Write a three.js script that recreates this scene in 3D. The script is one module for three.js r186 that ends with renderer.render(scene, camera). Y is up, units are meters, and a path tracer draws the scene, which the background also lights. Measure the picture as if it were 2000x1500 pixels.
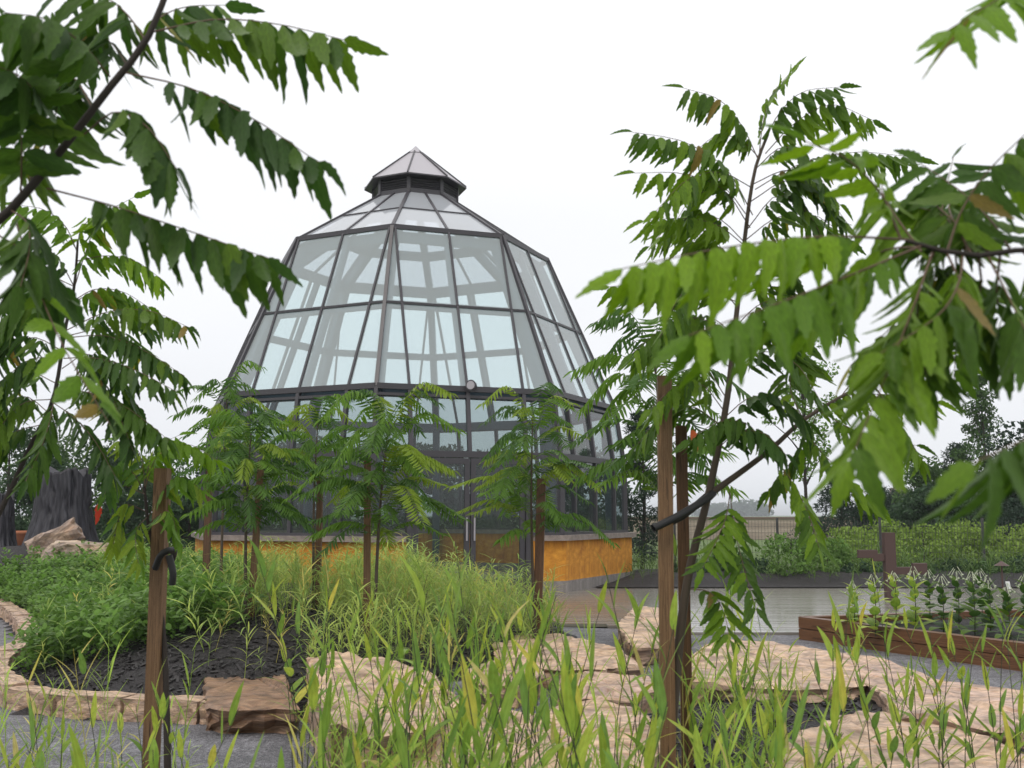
import * as THREE from 'three';
import { mergeGeometries, toCreasedNormals } from 'three/addons/utils/BufferGeometryUtils.js';
import { ImprovedNoise } from 'three/addons/math/ImprovedNoise.js';

// ---------------------------------------------------------------- camera, sky, light
const scene = new THREE.Scene();
const EYE = 1.4, FPX = 2073, PITCH = THREE.MathUtils.degToRad(7.02);
const camera = new THREE.PerspectiveCamera(2 * Math.atan(750 / FPX) * 180 / Math.PI, 4 / 3, 0.05, 4000);
camera.position.set(0, EYE, 0);
camera.rotation.x = PITCH;
camera.focus = 11;
camera.userData.fStop = 5.6;

const renderer = new THREE.WebGLRenderer({ antialias: true });
renderer.toneMapping = THREE.LinearToneMapping;
renderer.toneMappingExposure = 1.06;
renderer.shadowMap.enabled = true;

const per = new ImprovedNoise();
const fbm = (x, y, z, o = 4) => { let s = 0, a = 0.5, f = 1; for (let i = 0; i < o; i++) { s += a * per.noise(x * f, y * f, z * f); a *= 0.5; f *= 2.03; } return s; };
{ // flat bright overcast: white cloud, a little dimmer and bluer at the horizon
  const w = 512, h = 256, d = new Float32Array(w * h * 4);
  for (let j = 0; j < h; j++) for (let i = 0; i < w; i++) {
    const el = ((j + 0.5) / h - 0.5) * Math.PI, s = Math.max(0, Math.sin(el));
    const o = (j * w + i) * 4, up = el > -0.02;
    const az = i / w * 6.2832, cl = 1 + 0.09 * fbm(Math.cos(az) * 2.2, el * 5, Math.sin(az) * 2.2, 4); const c = up ? [0.84 + 0.45 * s, 0.86 + 0.43 * s, 0.90 + 0.40 * s] : [0.3, 0.3, 0.28];
    d[o] = c[0] * cl; d[o + 1] = c[1] * cl; d[o + 2] = c[2] * cl; d[o + 3] = 1;
  }
  const sky = new THREE.DataTexture(d, w, h, THREE.RGBAFormat, THREE.FloatType);
  sky.mapping = THREE.EquirectangularReflectionMapping; sky.magFilter = THREE.LinearFilter; sky.minFilter = THREE.LinearFilter; sky.needsUpdate = true;
  scene.background = sky; scene.environment = sky;
}
const sun = new THREE.DirectionalLight(0xfff6ea, 1.1);
sun.position.set(-9, 22, 3); sun.target.position.set(-1, 0, -12); sun.castShadow = true; sun.shadow.radius = 40;
Object.assign(sun.shadow.camera, { left: -30, right: 30, top: 30, bottom: -30, near: 1, far: 90 });
sun.shadow.mapSize.set(2048, 2048);
scene.add(sun, sun.target);
scene.fog = new THREE.FogExp2(0xdfe4ea, 0.0006);

// ---------------------------------------------------------------- helpers
let seed = 7;
const rnd = () => { seed |= 0; seed = seed + 0x6D2B79F5 | 0; let t = Math.imul(seed ^ seed >>> 15, 1 | seed); t = t + Math.imul(t ^ t >>> 7, 61 | t) ^ t; return ((t ^ t >>> 14) >>> 0) / 4294967296; };
const rr = (a, b) => a + (b - a) * rnd(), pick = (a) => a[Math.floor(rnd() * a.length)];
const V = (x, y, z) => new THREE.Vector3(x, y, z);
const sstep = (a, b, x) => { const t = Math.min(1, Math.max(0, (x - a) / (b - a))); return t * t * (3 - 2 * t); };
// a pixel of the photograph and a distance in front of the lens give the point where a thing stands
function at(px, py, depth) {
  const u = (px - 1000) / FPX, v = (750 - py) / FPX, c = Math.cos(PITCH), s = Math.sin(PITCH);
  const dy = v * c + s, dz = c - v * s, k = depth / dz;
  return V(u * k, EYE + dy * k, -depth);
}
function onLevel(px, py, y) { // the point of the horizontal plane y that is seen at that pixel
  const p = at(px, py, 1), k = (y - EYE) / (p.y - EYE);
  return V(p.x * k, y, -k);
}
const taken = {};
function numbered(n) { if (!(n in taken)) { taken[n] = 0; return n; } taken[n]++; return n + '_' + String(taken[n]).padStart(3, '0'); }
function tag(o, label, category, group, kind) { o.userData.label = label; o.userData.category = category; if (group) o.userData.group = group; if (kind) o.userData.kind = kind; return o; }
function thing(name, pos, label, category, group) { const g = new THREE.Group(); g.name = numbered(name); g.position.copy(pos); scene.add(g); return tag(g, label, category, group); }
function mesh(name, geo, mat, parent) { const m = new THREE.Mesh(geo, mat); m.name = parent ? name : numbered(name); m.castShadow = m.receiveShadow = true; (parent || scene).add(m); return m; }
function structure(name, geo, mat, label) { const m = mesh(name, geo, mat); m.userData.kind = 'structure'; if (label) { m.userData.label = label; } return m; }
const inv = new THREE.Matrix4();
function local(geo, root) { root.updateMatrixWorld(true); return geo.applyMatrix4(inv.copy(root.matrixWorld).invert()); } // world geometry into a thing's own frame
function polyGeo(pts, uvScale = 1) { // flat polygon, convex
  const g = new THREE.BufferGeometry(), p = [], uv = [], ix = [];
  pts.forEach((q) => { p.push(q.x, q.y, q.z); uv.push((q.x + q.z) * uvScale, q.y * uvScale); });
  for (let i = 1; i < pts.length - 1; i++) ix.push(0, i, i + 1);
  g.setAttribute('position', new THREE.Float32BufferAttribute(p, 3)); g.setAttribute('uv', new THREE.Float32BufferAttribute(uv, 2)); g.setIndex(ix); g.computeVertexNormals(); return g;
}
function barGeo(p, q, w, d, n) { // box from p to q, w across, d along the normal n
  const y = q.clone().sub(p), L = y.length(); y.normalize();
  const x = V().crossVectors(y, n).normalize(), z = V().crossVectors(x, y);
  const g = new THREE.BoxGeometry(w, L, d);
  return g.applyMatrix4(new THREE.Matrix4().makeBasis(x, y, z).setPosition(p.clone().add(q).multiplyScalar(0.5)));
}
function prismGeo(plan, y0, y1, uvs = 1) { // plan: [x,z] convex, counter-clockwise seen from above or not: both sides draw
  const n = plan.length, p = [], uv = [], ix = []; let c = 0;
  const quad = (a, b, e, f, len) => { [a, b, e, f].forEach((q) => p.push(...q)); const h = y1 - y0; uv.push(0, 0, len, 0, len, h, 0, h); ix.push(c, c + 1, c + 2, c, c + 2, c + 3); c += 4; };
  for (let i = 0; i < n; i++) { const a = plan[i], b = plan[(i + 1) % n]; quad([a[0], y0, a[1]], [b[0], y0, b[1]], [b[0], y1, b[1]], [a[0], y1, a[1]], Math.hypot(a[0] - b[0], a[1] - b[1])); }
  for (const y of [y0, y1]) { const s = c; plan.forEach((a) => { p.push(a[0], y, a[1]); uv.push(a[0], a[1]); c++; }); for (let i = 1; i < n - 1; i++) y === y1 ? ix.push(s, s + i + 1, s + i) : ix.push(s, s + i, s + i + 1); }
  const g = new THREE.BufferGeometry(); g.setAttribute('position', new THREE.Float32BufferAttribute(p, 3)); g.setAttribute('uv', new THREE.Float32BufferAttribute(uv, 2)); g.setIndex(ix);
  const out = g.toNonIndexed(); out.computeVertexNormals(); return out;
}
function tubeGeo(pts, r0, r1, seg = 10, rad = 6) { // tapered limb through points
  const curve = new THREE.CatmullRomCurve3(pts), g = new THREE.TubeGeometry(curve, seg, 1, rad, false), p = g.attributes.position;
  for (let i = 0; i <= seg; i++) { const c = curve.getPointAt(i / seg), r = r0 + (r1 - r0) * i / seg; for (let j = 0; j <= rad; j++) { const k = i * (rad + 1) + j; p.setXYZ(k, c.x + (p.getX(k) - c.x) * r, c.y + (p.getY(k) - c.y) * r, c.z + (p.getZ(k) - c.z) * r); } }
  return g;
}
function tex(w, h, f, srgb = true, rep) {
  const d = new Uint8Array(w * h * 4);
  for (let j = 0; j < h; j++) for (let i = 0; i < w; i++) { const c = f(i / w, j / h), o = (j * w + i) * 4; d[o] = Math.max(0, Math.min(255, c[0])); d[o + 1] = Math.max(0, Math.min(255, c[1])); d[o + 2] = Math.max(0, Math.min(255, c[2])); d[o + 3] = 255; }
  const t = new THREE.DataTexture(d, w, h); t.wrapS = t.wrapT = THREE.RepeatWrapping; t.magFilter = THREE.LinearFilter; t.minFilter = THREE.LinearMipmapLinearFilter; t.generateMipmaps = true;
  if (srgb) t.colorSpace = THREE.SRGBColorSpace; if (rep) t.repeat.set(rep[0], rep[1]); t.needsUpdate = true; return t;
}
const ring = (u, v, k, o, z0 = 0) => fbm(Math.cos(u * 6.2832) * k, Math.sin(u * 6.2832) * k, Math.cos(v * 6.2832) * k + z0 + Math.sin(v * 6.2832) * k * 1.7, o); // tiles in u and v
const std = (o) => new THREE.MeshStandardMaterial(o), phys = (o) => new THREE.MeshPhysicalMaterial(o);
const lin = (r, g, b) => new THREE.Color().setRGB(r, g, b);

// ---------------------------------------------------------------- materials
const M = {};
{
  const grainy = (n, amp, base) => (u, v) => { const k = n * 0.16; const a = ring(u, v, k, 5) * amp, s = (rnd() - 0.5) * amp * 0.5; return base.map((b) => b + a * 255 + s * 255); };
  const stoneTex = tex(512, 512, (u, v) => {
    const a = ring(u, v, 0.9, 5), b = ring(u, v, 3.1, 4, 9), s = (rnd() - 0.5) * 16, rust = Math.max(0, ring(u, v, 1.4, 4, 30) - 0.04) * 1.3, gp = ring(u, v, 0.7, 3, 50) * 22;
    const t = 1 + a * 0.6 + b * 0.4;
    return [212 * t + s - rust * 30 - gp * 0.3, 190 * t + s - rust * 52, 166 * t + s - rust * 70 + gp];
  });
  const stoneBump = tex(512, 512, (u, v) => { const a = ring(u, v, 2.5, 5) * 130 + ring(u, v, 9, 3, 4) * 90 + 128; return [a, a, a]; }, false);
  M.sandstone = std({ map: stoneTex, color: lin(0.68, 0.61, 0.57), bumpMap: stoneBump, bumpScale: 0.01, roughness: 0.62 });
  M.pinkstone = std({ map: stoneTex, color: lin(0.66, 0.58, 0.57), bumpMap: stoneBump, bumpScale: 0.01, roughness: 0.55 });
  M.brownstone = std({ map: stoneTex, color: lin(0.33, 0.25, 0.20), bumpMap: stoneBump, bumpScale: 0.014, roughness: 0.5 });
  M.greystone = std({ map: stoneTex, color: lin(0.5, 0.49, 0.51), bumpMap: stoneBump, bumpScale: 0.02, roughness: 0.7 });
  const mulchTex = tex(512, 512, (u, v) => { const a = ring(u, v, 6, 3) * 60 + ring(u * 1, v, 16, 2, 7) * 70, s = rnd() * 26; return [34 + a + s, 30 + a + s, 31 + a + s]; });
  const mulchBump = tex(512, 512, (u, v) => { const a = 128 + ring(u, v, 8, 3) * 160 + ring(u, v, 18, 2, 3) * 120; return [a, a, a]; }, false);
  M.mulch = std({ map: mulchTex, color: lin(0.5, 0.45, 0.46), bumpMap: mulchBump, bumpScale: 0.03, roughness: 0.75 });
  M.chip = std({ color: lin(0.022, 0.019, 0.019), roughness: 0.6 });
  const gravTex = tex(512, 512, (u, v) => { const s = rnd() * 105, a = ring(u, v, 12, 2) * 70 + ring(u, v, 1.2, 3, 5) * 40; return [70 + a + s, 70 + a + s, 74 + a + s]; });
  const gravBump = tex(512, 512, () => { const s = rnd() * 255; return [s, s, s]; }, false);
  M.gravel = std({ map: gravTex, color: lin(0.68, 0.67, 0.68), bumpMap: gravBump, bumpScale: 0.012, roughness: 0.7 });
  const woodTex = tex(128, 512, (u, v) => { const kn = fbm(u * 3, v * 7, 11, 2) > 0.3 ? -45 : 0, cr = Math.abs(fbm(u * 14, v * 1.6, 5, 3)) < 0.012 ? -70 : 0, a = ring(u, v * 0.5, 4, 3) * 60 + fbm(u * 26, v * 3, 1, 3) * 80 + kn + cr, s = (rnd() - 0.5) * 18; return [152 + a + s, 120 + a * 0.9 + s, 86 + a * 0.8 + s]; });
  M.stake = std({ map: woodTex, color: lin(0.52, 0.47, 0.42), roughness: 0.6 });
  M.stakeDark = std({ map: woodTex, color: lin(0.34, 0.27, 0.24), roughness: 0.6 });
  M.timber = std({ map: woodTex, color: lin(0.42, 0.31, 0.26), roughness: 0.45 });
  const deckTex = tex(256, 256, (u, v) => { const a = ring(u, v, 2, 4) * 50 + fbm(u * 3, v * 40, 2, 3) * 30, s = (rnd() - 0.5) * 10; return [140 + a + s, 136 + a + s, 130 + a + s]; });
  const deckRough = tex(256, 256, (u, v) => { const a = 70 + ring(u, v, 1.6, 4) * 150; return [a, a, a]; }, false);
  M.deck = [0.8, 0.7, 0.9].map((k) => std({ map: deckTex, color: lin(k, k * 0.98, k * 0.95), roughness: 0.75, roughnessMap: deckRough }));
  const stuccoTex = tex(256, 256, (u, v) => { const a = ring(u, v, 1.2, 4) * 46 + ring(u, v, 6, 3, 4) * 16, s = (rnd() - 0.5) * 10; const st = Math.max(0, fbm(u * 9, v * 1.2, 6, 4)) * 90; return [198 + a + s - st, 134 + a + s - st * 0.9, 42 + a * 0.5 + s * 0.5 - st * 0.2]; });
  M.stucco = std({ map: stuccoTex, roughness: 0.8 });
  const concTex = tex(256, 256, (u, v) => { const a = ring(u, v, 1.3, 4) * 40 + ring(u, v, 8, 2, 4) * 20, s = (rnd() - 0.5) * 12; return [132 + a + s, 126 + a + s, 122 + a + s]; });
  M.concrete = std({ map: concTex, roughness: 0.7 });
  M.cap = std({ map: concTex, color: lin(1.05, 0.95, 0.9), roughness: 0.5 });
  M.frame = std({ color: lin(0.05, 0.046, 0.054), roughness: 0.42 });
  M.frameInner = std({ color: lin(0.05, 0.075, 0.105), roughness: 0.5 });
  M.metalRoof = std({ color: lin(0.40, 0.38, 0.41), roughness: 0.38, metalness: 0.25 });
  M.black = std({ color: lin(0.012, 0.012, 0.013), roughness: 0.6 });
  M.domeGlass = phys({ color: lin(0.84, 0.94, 0.96), transmission: 0.72, roughness: 0.06, thickness: 0, ior: 1.5 });
  M.roofGlass = phys({ color: lin(0.78, 0.82, 0.88), transmission: 0.55, roughness: 0.05, thickness: 0, ior: 1.5 });
  M.clearGlass = phys({ color: lin(0.56, 0.63, 0.63), transmission: 0.96, roughness: 0.02, thickness: 0, ior: 1.52 });
  const barkTex = tex(256, 256, (u, v) => { const a = fbm(u * 22, v * 3, 3, 4) * 60, s = (rnd() - 0.5) * 12; return [46 + a + s, 45 + a + s, 52 + a + s]; });
  M.stump = std({ map: barkTex, roughness: 0.6 });
  M.bark = std({ color: lin(0.075, 0.055, 0.04), roughness: 0.8 });
  M.barkDark = std({ color: lin(0.03, 0.022, 0.018), roughness: 0.8 });
  M.rachis = std({ color: lin(0.10, 0.055, 0.03), roughness: 0.6 });
  M.stem = std({ color: lin(0.045, 0.05, 0.025), roughness: 0.6 });
  const veins = tex(128, 256, (u, v) => { const x = Math.abs(u - 0.5), mid = Math.exp(-((x / 0.02) ** 2)), side = Math.max(0, Math.sin((v * 22 - x * 9) * 6.2832)) ** 6, m = fbm(u * 7, v * 9, 3, 4) * 60, k = 226 + m + mid * 30 + side * 18; return [k + mid * 20, k, k * 0.9]; });
  const veinBump = tex(128, 256, (u, v) => { const x = Math.abs(u - 0.5), k = 150 - 110 * Math.exp(-((x / 0.03) ** 2)) - 60 * Math.max(0, Math.sin((v * 22 - x * 9) * 6.2832)) ** 4; return [k, k, k]; }, false);
  const streak = tex(128, 256, (u, v) => { const x = Math.abs(u - 0.5), mid = Math.exp(-((x / 0.03) ** 2)), k = 238 + fbm(u * 40, v * 2, 1, 3) * 60 + fbm(u * 3, v * 6, 7, 3) * 50 + mid * 30; return [k + fbm(u * 2, v * 4, 9, 2) * 30, k, k * 0.85]; });
  const leaf = (r, g, b, o = {}) => phys({ color: lin(r, g, b), transmission: 0.5, roughness: 0.95, thickness: 0, specularIntensity: 0.25, clearcoat: 0.22, clearcoatRoughness: 0.32, ...o });
  const vn = { map: veins, bumpMap: veinBump, bumpScale: 0.0012 }, sk = { map: streak };
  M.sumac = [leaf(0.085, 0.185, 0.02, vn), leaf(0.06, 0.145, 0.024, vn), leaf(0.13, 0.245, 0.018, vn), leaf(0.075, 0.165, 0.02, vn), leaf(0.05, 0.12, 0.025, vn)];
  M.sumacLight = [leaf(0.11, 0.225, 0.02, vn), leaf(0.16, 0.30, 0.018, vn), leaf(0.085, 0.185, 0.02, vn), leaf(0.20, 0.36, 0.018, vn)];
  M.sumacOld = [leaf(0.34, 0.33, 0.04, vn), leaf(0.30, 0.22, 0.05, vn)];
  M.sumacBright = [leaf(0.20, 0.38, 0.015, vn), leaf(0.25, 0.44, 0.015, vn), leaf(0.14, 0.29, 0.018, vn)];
  M.sumacMid = [leaf(0.12, 0.26, 0.035, vn), leaf(0.17, 0.34, 0.035, vn), leaf(0.08, 0.19, 0.035, vn), leaf(0.29, 0.43, 0.04, vn)];
  M.grassLeaf = [leaf(0.40, 0.55, 0.10, sk), leaf(0.31, 0.47, 0.10, sk), leaf(0.50, 0.61, 0.11, sk), leaf(0.22, 0.38, 0.1, sk), leaf(0.27, 0.43, 0.09, sk)];
  M.grassYellow = [leaf(0.68, 0.64, 0.14, sk), leaf(0.7, 0.62, 0.3, sk)];
  M.grassMass = leaf(1, 1, 1, { clearcoat: 0.2 });
  M.cover = leaf(1, 1, 1, { clearcoat: 0.2 });
  M.crown = (r, g, b) => leaf(r, g, b, { clearcoat: 0.15, transmission: 0.3 });
  M.red = leaf(0.55, 0.05, 0.02);
  M.orange = std({ color: lin(0.75, 0.14, 0.03), roughness: 0.6 });
  M.white = leaf(0.66, 0.7, 0.55);
  M.terracotta = std({ color: lin(0.42, 0.16, 0.08), roughness: 0.8 });
  M.steel = std({ color: lin(0.075, 0.042, 0.036), roughness: 0.6 });
  M.wire = std({ color: lin(0.06, 0.06, 0.06), roughness: 0.6 });
  M.beige = std({ map: concTex, color: lin(1.45, 1.32, 1.15), roughness: 0.9 });
  M.beigeTrim = std({ color: lin(0.16, 0.11, 0.09), roughness: 0.8 });
  M.brick = std({ color: lin(0.20, 0.15, 0.14), roughness: 0.9 });
  const lawnTex = tex(256, 256, (u, v) => { const a = ring(u, v, 2, 4) * 40, s = (rnd() - 0.5) * 24; return [84 + a + s, 104 + a + s, 52 + a * 0.6 + s]; });
  M.lawn = std({ map: lawnTex, roughness: 0.95 });
}

// ---------------------------------------------------------------- ground, path, beds, deck
function planarUV(g, k = 1) { const p = g.attributes.position, uv = new Float32Array(p.count * 2); for (let i = 0; i < p.count; i++) { uv[2 * i] = p.getX(i) * k; uv[2 * i + 1] = p.getZ(i) * k; } g.setAttribute('uv', new THREE.BufferAttribute(uv, 2)); return g; }
{ const g = new THREE.CircleGeometry(1600, 64); g.rotateX(-Math.PI / 2); g.translate(0, -0.03, 0); structure('ground', planarUV(g, 0.25), M.lawn); }
{ const s = new THREE.Shape([[-14, -1], [6, -1], [9, 9], [3.2, 12.9], [0.6, 13.6], [-1.2, 17.9], [-9, 17.9], [-14, 22]].map((q) => new THREE.Vector2(q[0], q[1])));
  const g = new THREE.ShapeGeometry(s); g.rotateX(-Math.PI / 2); structure('gravel_path', planarUV(g, 0.42), M.gravel); }
const bedPoly = [[-2.0, 7.45], [-2.74, 7.58], [-3.4, 7.84], [-4.0, 8.5], [-4.5, 9.5], [-4.9, 10.9], [-5.5, 12.3], [-6.7, 14.5], [-8.3, 16.6], [-12, 18], [-16, 22], [-15, 28], [-8, 27.5], [-7.3, 22.5], [-6.2, 19.3], [-4, 18.0], [-2.4, 17.75], [-1.4, 17.3], [-0.2, 15.6], [0.5, 13.4], [0.7, 11.6], [0.1, 10], [-0.7, 9.0], [-1.1, 8.1], [-1.3, 7.5]];
function inside(poly, x, z) { let c = false; for (let i = 0, j = poly.length - 1; i < poly.length; j = i++) { const [xi, zi] = poly[i], [xj, zj] = poly[j]; if ((zi > z) !== (zj > z) && x < (xj - xi) * (z - zi) / (zj - zi) + xi) c = !c; } return c; }
function edgeDist(poly, x, z) { let m = 1e9; for (let i = 0, j = poly.length - 1; i < poly.length; j = i++) { const [ax, az] = poly[j], [bx, bz] = poly[i], dx = bx - ax, dz = bz - az, t = Math.max(0, Math.min(1, ((x - ax) * dx + (z - az) * dz) / (dx * dx + dz * dz))); m = Math.min(m, Math.hypot(x - ax - dx * t, z - az - dz * t)); } return m; }
function bedH(x, z) {
  if (!inside(bedPoly, x, z)) return 0;
  const d = edgeDist(bedPoly, x, z);
  return 0.06 + 0.34 * sstep(0, 2.0, d) + 0.45 * Math.exp(-((x + 8.6) ** 2 / 7 + (z - 20) ** 2 / 14)) * sstep(0, 1.2, d) + 0.03 * fbm(x * 1.3, z * 1.3, 5, 3) * sstep(0, 0.4, d);
}
function bedMesh(poly, hf, name, label, step = 0.2) { // a mounded sheet of mulch inside the outline
  const xs = poly.map((q) => q[0]), zs = poly.map((q) => q[1]), x0 = Math.min(...xs), x1 = Math.max(...xs), z0 = Math.min(...zs), z1 = Math.max(...zs), nx = Math.ceil((x1 - x0) / step), nz = Math.ceil((z1 - z0) / step);
  const p = [], ix = [];
  for (let j = 0; j <= nz; j++) for (let i = 0; i <= nx; i++) { const x = x0 + i * step, z = z0 + j * step; p.push(x, inside(poly, x, z) ? hf(x, z) : -0.02, -z); }
  for (let j = 0; j < nz; j++) for (let i = 0; i < nx; i++) { const a = j * (nx + 1) + i, b = a + 1, c = a + nx + 1, d = c + 1; if ([a, b, c, d].some((k) => p[3 * k + 1] > 0)) ix.push(a, b, d, a, d, c); }
  const g = new THREE.BufferGeometry(); g.setAttribute('position', new THREE.Float32BufferAttribute(p, 3)); g.setIndex(ix); planarUV(g, 0.8); g.computeVertexNormals();
  return structure(name, g, M.mulch, label);
}
bedMesh(bedPoly, bedH, 'planting_bed', 'black mulch bed mounded inside the stone edging');
const bed2 = [[0.5, 2.2], [3.6, 2.2], [3.6, 5.2], [3.4, 7.4], [2.6, 8.6], [1.6, 8.4], [0.7, 7.2], [0.4, 5]];
const bed2H = (x, z) => 0.03 + 0.07 * sstep(0, 0.5, edgeDist(bed2, x, z)) + 0.02 * fbm(x * 2, z * 2, 1, 2);
bedMesh(bed2, bed2H, 'planting_bed', 'black mulch pocket between the sandstone slabs');
const bed3 = [[1.6, 20.2], [20, 20.2], [20, 24.6], [1.6, 24.6]];
const bed3H = (x, z) => 0.05 + 0.2 * sstep(0, 1.5, edgeDist(bed3, x, z));
bedMesh(bed3, bed3H, 'planting_bed', 'black mulch strip behind the wet boardwalk', 0.4);
const hAt = (x, z) => Math.max(bedH(x, z), inside(bed2, x, z) ? bed2H(x, z) : 0, inside(bed3, x, z) ? bed3H(x, z) : 0);

{ // mulch chips lying on the beds
  const g = new THREE.BoxGeometry(0.05, 0.008, 0.016), n = 9000, im = new THREE.InstancedMesh(g, M.chip, n); im.name = 'mulch_chips'; im.userData = { kind: 'stuff', label: 'loose black bark chips on the planting beds', category: 'mulch' };
  const m = new THREE.Matrix4(), q = new THREE.Quaternion(), e = new THREE.Euler();
  for (let i = 0; i < n; i++) { let x, z; do { if (rnd() < 0.7) { x = rr(-5, 0.6); z = rr(7.5, 13); } else { x = rr(0.5, 3.6); z = rr(3, 8.6); } } while (!(inside(bedPoly, x, z) || inside(bed2, x, z))); e.set(rr(-0.5, 0.5), rr(0, 6.3), rr(-0.5, 0.5)); const s = rr(0.5, 1.3); m.compose(V(x, hAt(x, z) + 0.012, -z), q.setFromEuler(e), V(s, s, s)); im.setMatrixAt(i, m); }
  im.castShadow = im.receiveShadow = true; scene.add(im);
}
{ // boardwalk: each board a piece
  const deck = new THREE.Group(); deck.name = 'boardwalk'; deck.userData = { kind: 'structure', label: 'wet grey boardwalk beside the greenhouse' }; scene.add(deck);
  const w = 0.235; let k = 0;
  for (let z = 12.7; z < 20.2; z += w + 0.012) {
    const x0 = z < 13.6 ? 1.0 + (13.6 - z) * 1.2 : Math.max(-1.3, 0.65 - (z - 13.6) * 0.47), b = mesh('board', new THREE.BoxGeometry(16 - x0, 0.04, w), M.deck[(k * 7 + (k >> 1)) % 3], deck);
    b.position.set((16 + x0) / 2, 0.012 + (k % 3) * 0.0015, -z - w / 2); k++;
  }
}
function curbStone(p0, p1, h, w) { // one rough edging stone
  const dir = V(p1[0] - p0[0], 0, -(p1[1] - p0[1])), L = dir.length(), g = new THREE.BoxGeometry(L - 0.012, h, w, 6, 3, 3), p = g.attributes.position, o = rr(0, 50);
  for (let i = 0; i < p.count; i++) { const x = p.getX(i), y = p.getY(i), z = p.getZ(i), a = 0.028; p.setXYZ(i, x + a * fbm(x * 5 + o, y * 6, z * 6, 3), y + (y > 0 ? 0.03 * fbm(x * 4 + o, 3, z * 4, 3) : 0), z + (y > h * 0.4 ? 0.04 : 0.075) * fbm(x * 6 + o, y * 9, 7 + Math.sign(z), 3)); }
  g.rotateY(Math.atan2(-dir.z, dir.x)); g.translate((p0[0] + p1[0]) / 2, h / 2 - 0.02, -(p0[1] + p1[1]) / 2);
  const f = g.toNonIndexed(); f.computeVertexNormals(); return f;
}
{
  const k = new THREE.Group(); k.name = 'stone_edging'; scene.add(k); tag(k, 'curved pale sandstone edging around the mulch bed by the gravel path', 'edging');
  const line = new THREE.CatmullRomCurve3([[-1.55, 7.42], ...bedPoly.slice(0, 10)].map((q) => V(q[0], 0, q[1]))), L = line.getLength(), n = Math.round(L / 0.55);
  for (let i = 0; i < n; i++) { const a = line.getPointAt(i / n), b = line.getPointAt((i + 1) / n); mesh('edging_stone', curbStone([a.x, a.z], [b.x, b.z], 0.17 + rr(-0.01, 0.02), 0.2), pick([M.sandstone, M.sandstone, M.pinkstone]), k); }
}
// ---------------------------------------------------------------- sandstone slabs
const slabPlans = [];
const onSlab = (x, z) => slabPlans.some((q) => inside(q, x, z));
function slab(outline, top, label, mat, thick) {
  const pts = outline.map(([x, y]) => onLevel(x, y, top)); slabPlans.push(pts.map((q) => [q.x, -q.z])); const curve = new THREE.CurvePath(), n = 96, o = rr(0, 90); pts.forEach((q, i) => curve.add(new THREE.LineCurve3(q, pts[(i + 1) % pts.length])));
  const c = V(); pts.forEach((q) => c.add(q)); c.multiplyScalar(1 / pts.length);
  const rim = []; for (let i = 0; i < n; i++) { const q = curve.getPointAt(i / n), d = q.clone().sub(c); d.multiplyScalar(1 + 0.2 * fbm(d.x * 4 + o, d.z * 4, 1, 4) + 0.07 * fbm(d.x * 17 + o, d.z * 17, 3, 3)); rim.push(d); }
  const p = [], ix = [], uv = [], rows = [[0, 0], [0.2, 0], [0.4, 0], [0.58, 0], [0.74, 0], [0.88, 0], [0.97, 0], [1, -0.015]], t = thick ?? top + 0.03;
  for (const f of [0.2, 0.4, 0.62, 0.82, 1]) rows.push([1.0, -t * f]);
  rows.forEach(([s, y], r) => { for (let i = 0; i < n; i++) { const d = rim[i]; let k = s; const side = r > 7; if (side) k *= 1 + 0.16 * fbm(d.x * 4 + o, y * 16, d.z * 4 + 5, 4) - 0.012 * (r - 7); const x = d.x * k, z = d.z * k; let yy = y; if (!side) { const rg = fbm(x * 1.6 + o, 7, z * 3.0, 4); yy += 0.045 * fbm(x * 1.6 + o, 2, z * 1.6, 3) - 0.022 * Math.max(0, 0.03 - Math.abs(rg)) / 0.03 + 0.012 * Math.round(fbm(x * 0.9 + o, 4, z * 0.9, 2) * 5) / 2; } p.push(x, yy, z); uv.push(side ? i / n * 3 : x * 0.9, side ? y * 1.4 : z * 0.9); } });
  for (let r = 0; r < rows.length - 1; r++) for (let i = 0; i < n; i++) { const a = r * n + i, b = r * n + (i + 1) % n, e = a + n, f = b + n; if (r > 0) ix.push(a, b, f); ix.push(a, f, e); }
  const g = new THREE.BufferGeometry(); g.setAttribute('position', new THREE.Float32BufferAttribute(p, 3)); g.setAttribute('uv', new THREE.Float32BufferAttribute(uv, 2)); g.setIndex(ix);
  const m = mesh('sandstone_slab', toCreasedNormals(g, 0.7), mat || M.sandstone); m.position.copy(c); return tag(m, label, 'slab', 'sandstone slabs');
}
slab([[400, 1278], [455, 1268], [522, 1265], [548, 1288], [560, 1332], [578, 1378], [500, 1386], [402, 1384], [397, 1330]], 0.17, 'brown flat-topped stone at the end of the curved edging', M.brownstone);
slab([[597, 1282], [655, 1271], [750, 1282], [850, 1318], [905, 1368], [850, 1420], [720, 1432], [640, 1400], [612, 1340]], 0.36, 'thick sandstone block with a tall brown left side, near the brown stone', M.sandstone);
slab([[838, 1392], [930, 1376], [1040, 1392], [1150, 1366], [1262, 1384], [1310, 1440], [1260, 1510], [1010, 1530], [800, 1510], [770, 1450]], 0.2, 'wide low sandstone slab in front of the thick block', M.sandstone);
slab([[965, 1254], [1010, 1238], [1100, 1236], [1195, 1260], [1255, 1292], [1180, 1306], [1050, 1302], [968, 1284]], 0.17, 'pale stepping slab furthest back below the greenhouse door', M.sandstone);
slab([[905, 1306], [955, 1286], [1030, 1288], [1066, 1312], [1010, 1336], [915, 1332]], 0.18, 'small stepping stone just in front of the furthest slab', M.sandstone);
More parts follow.
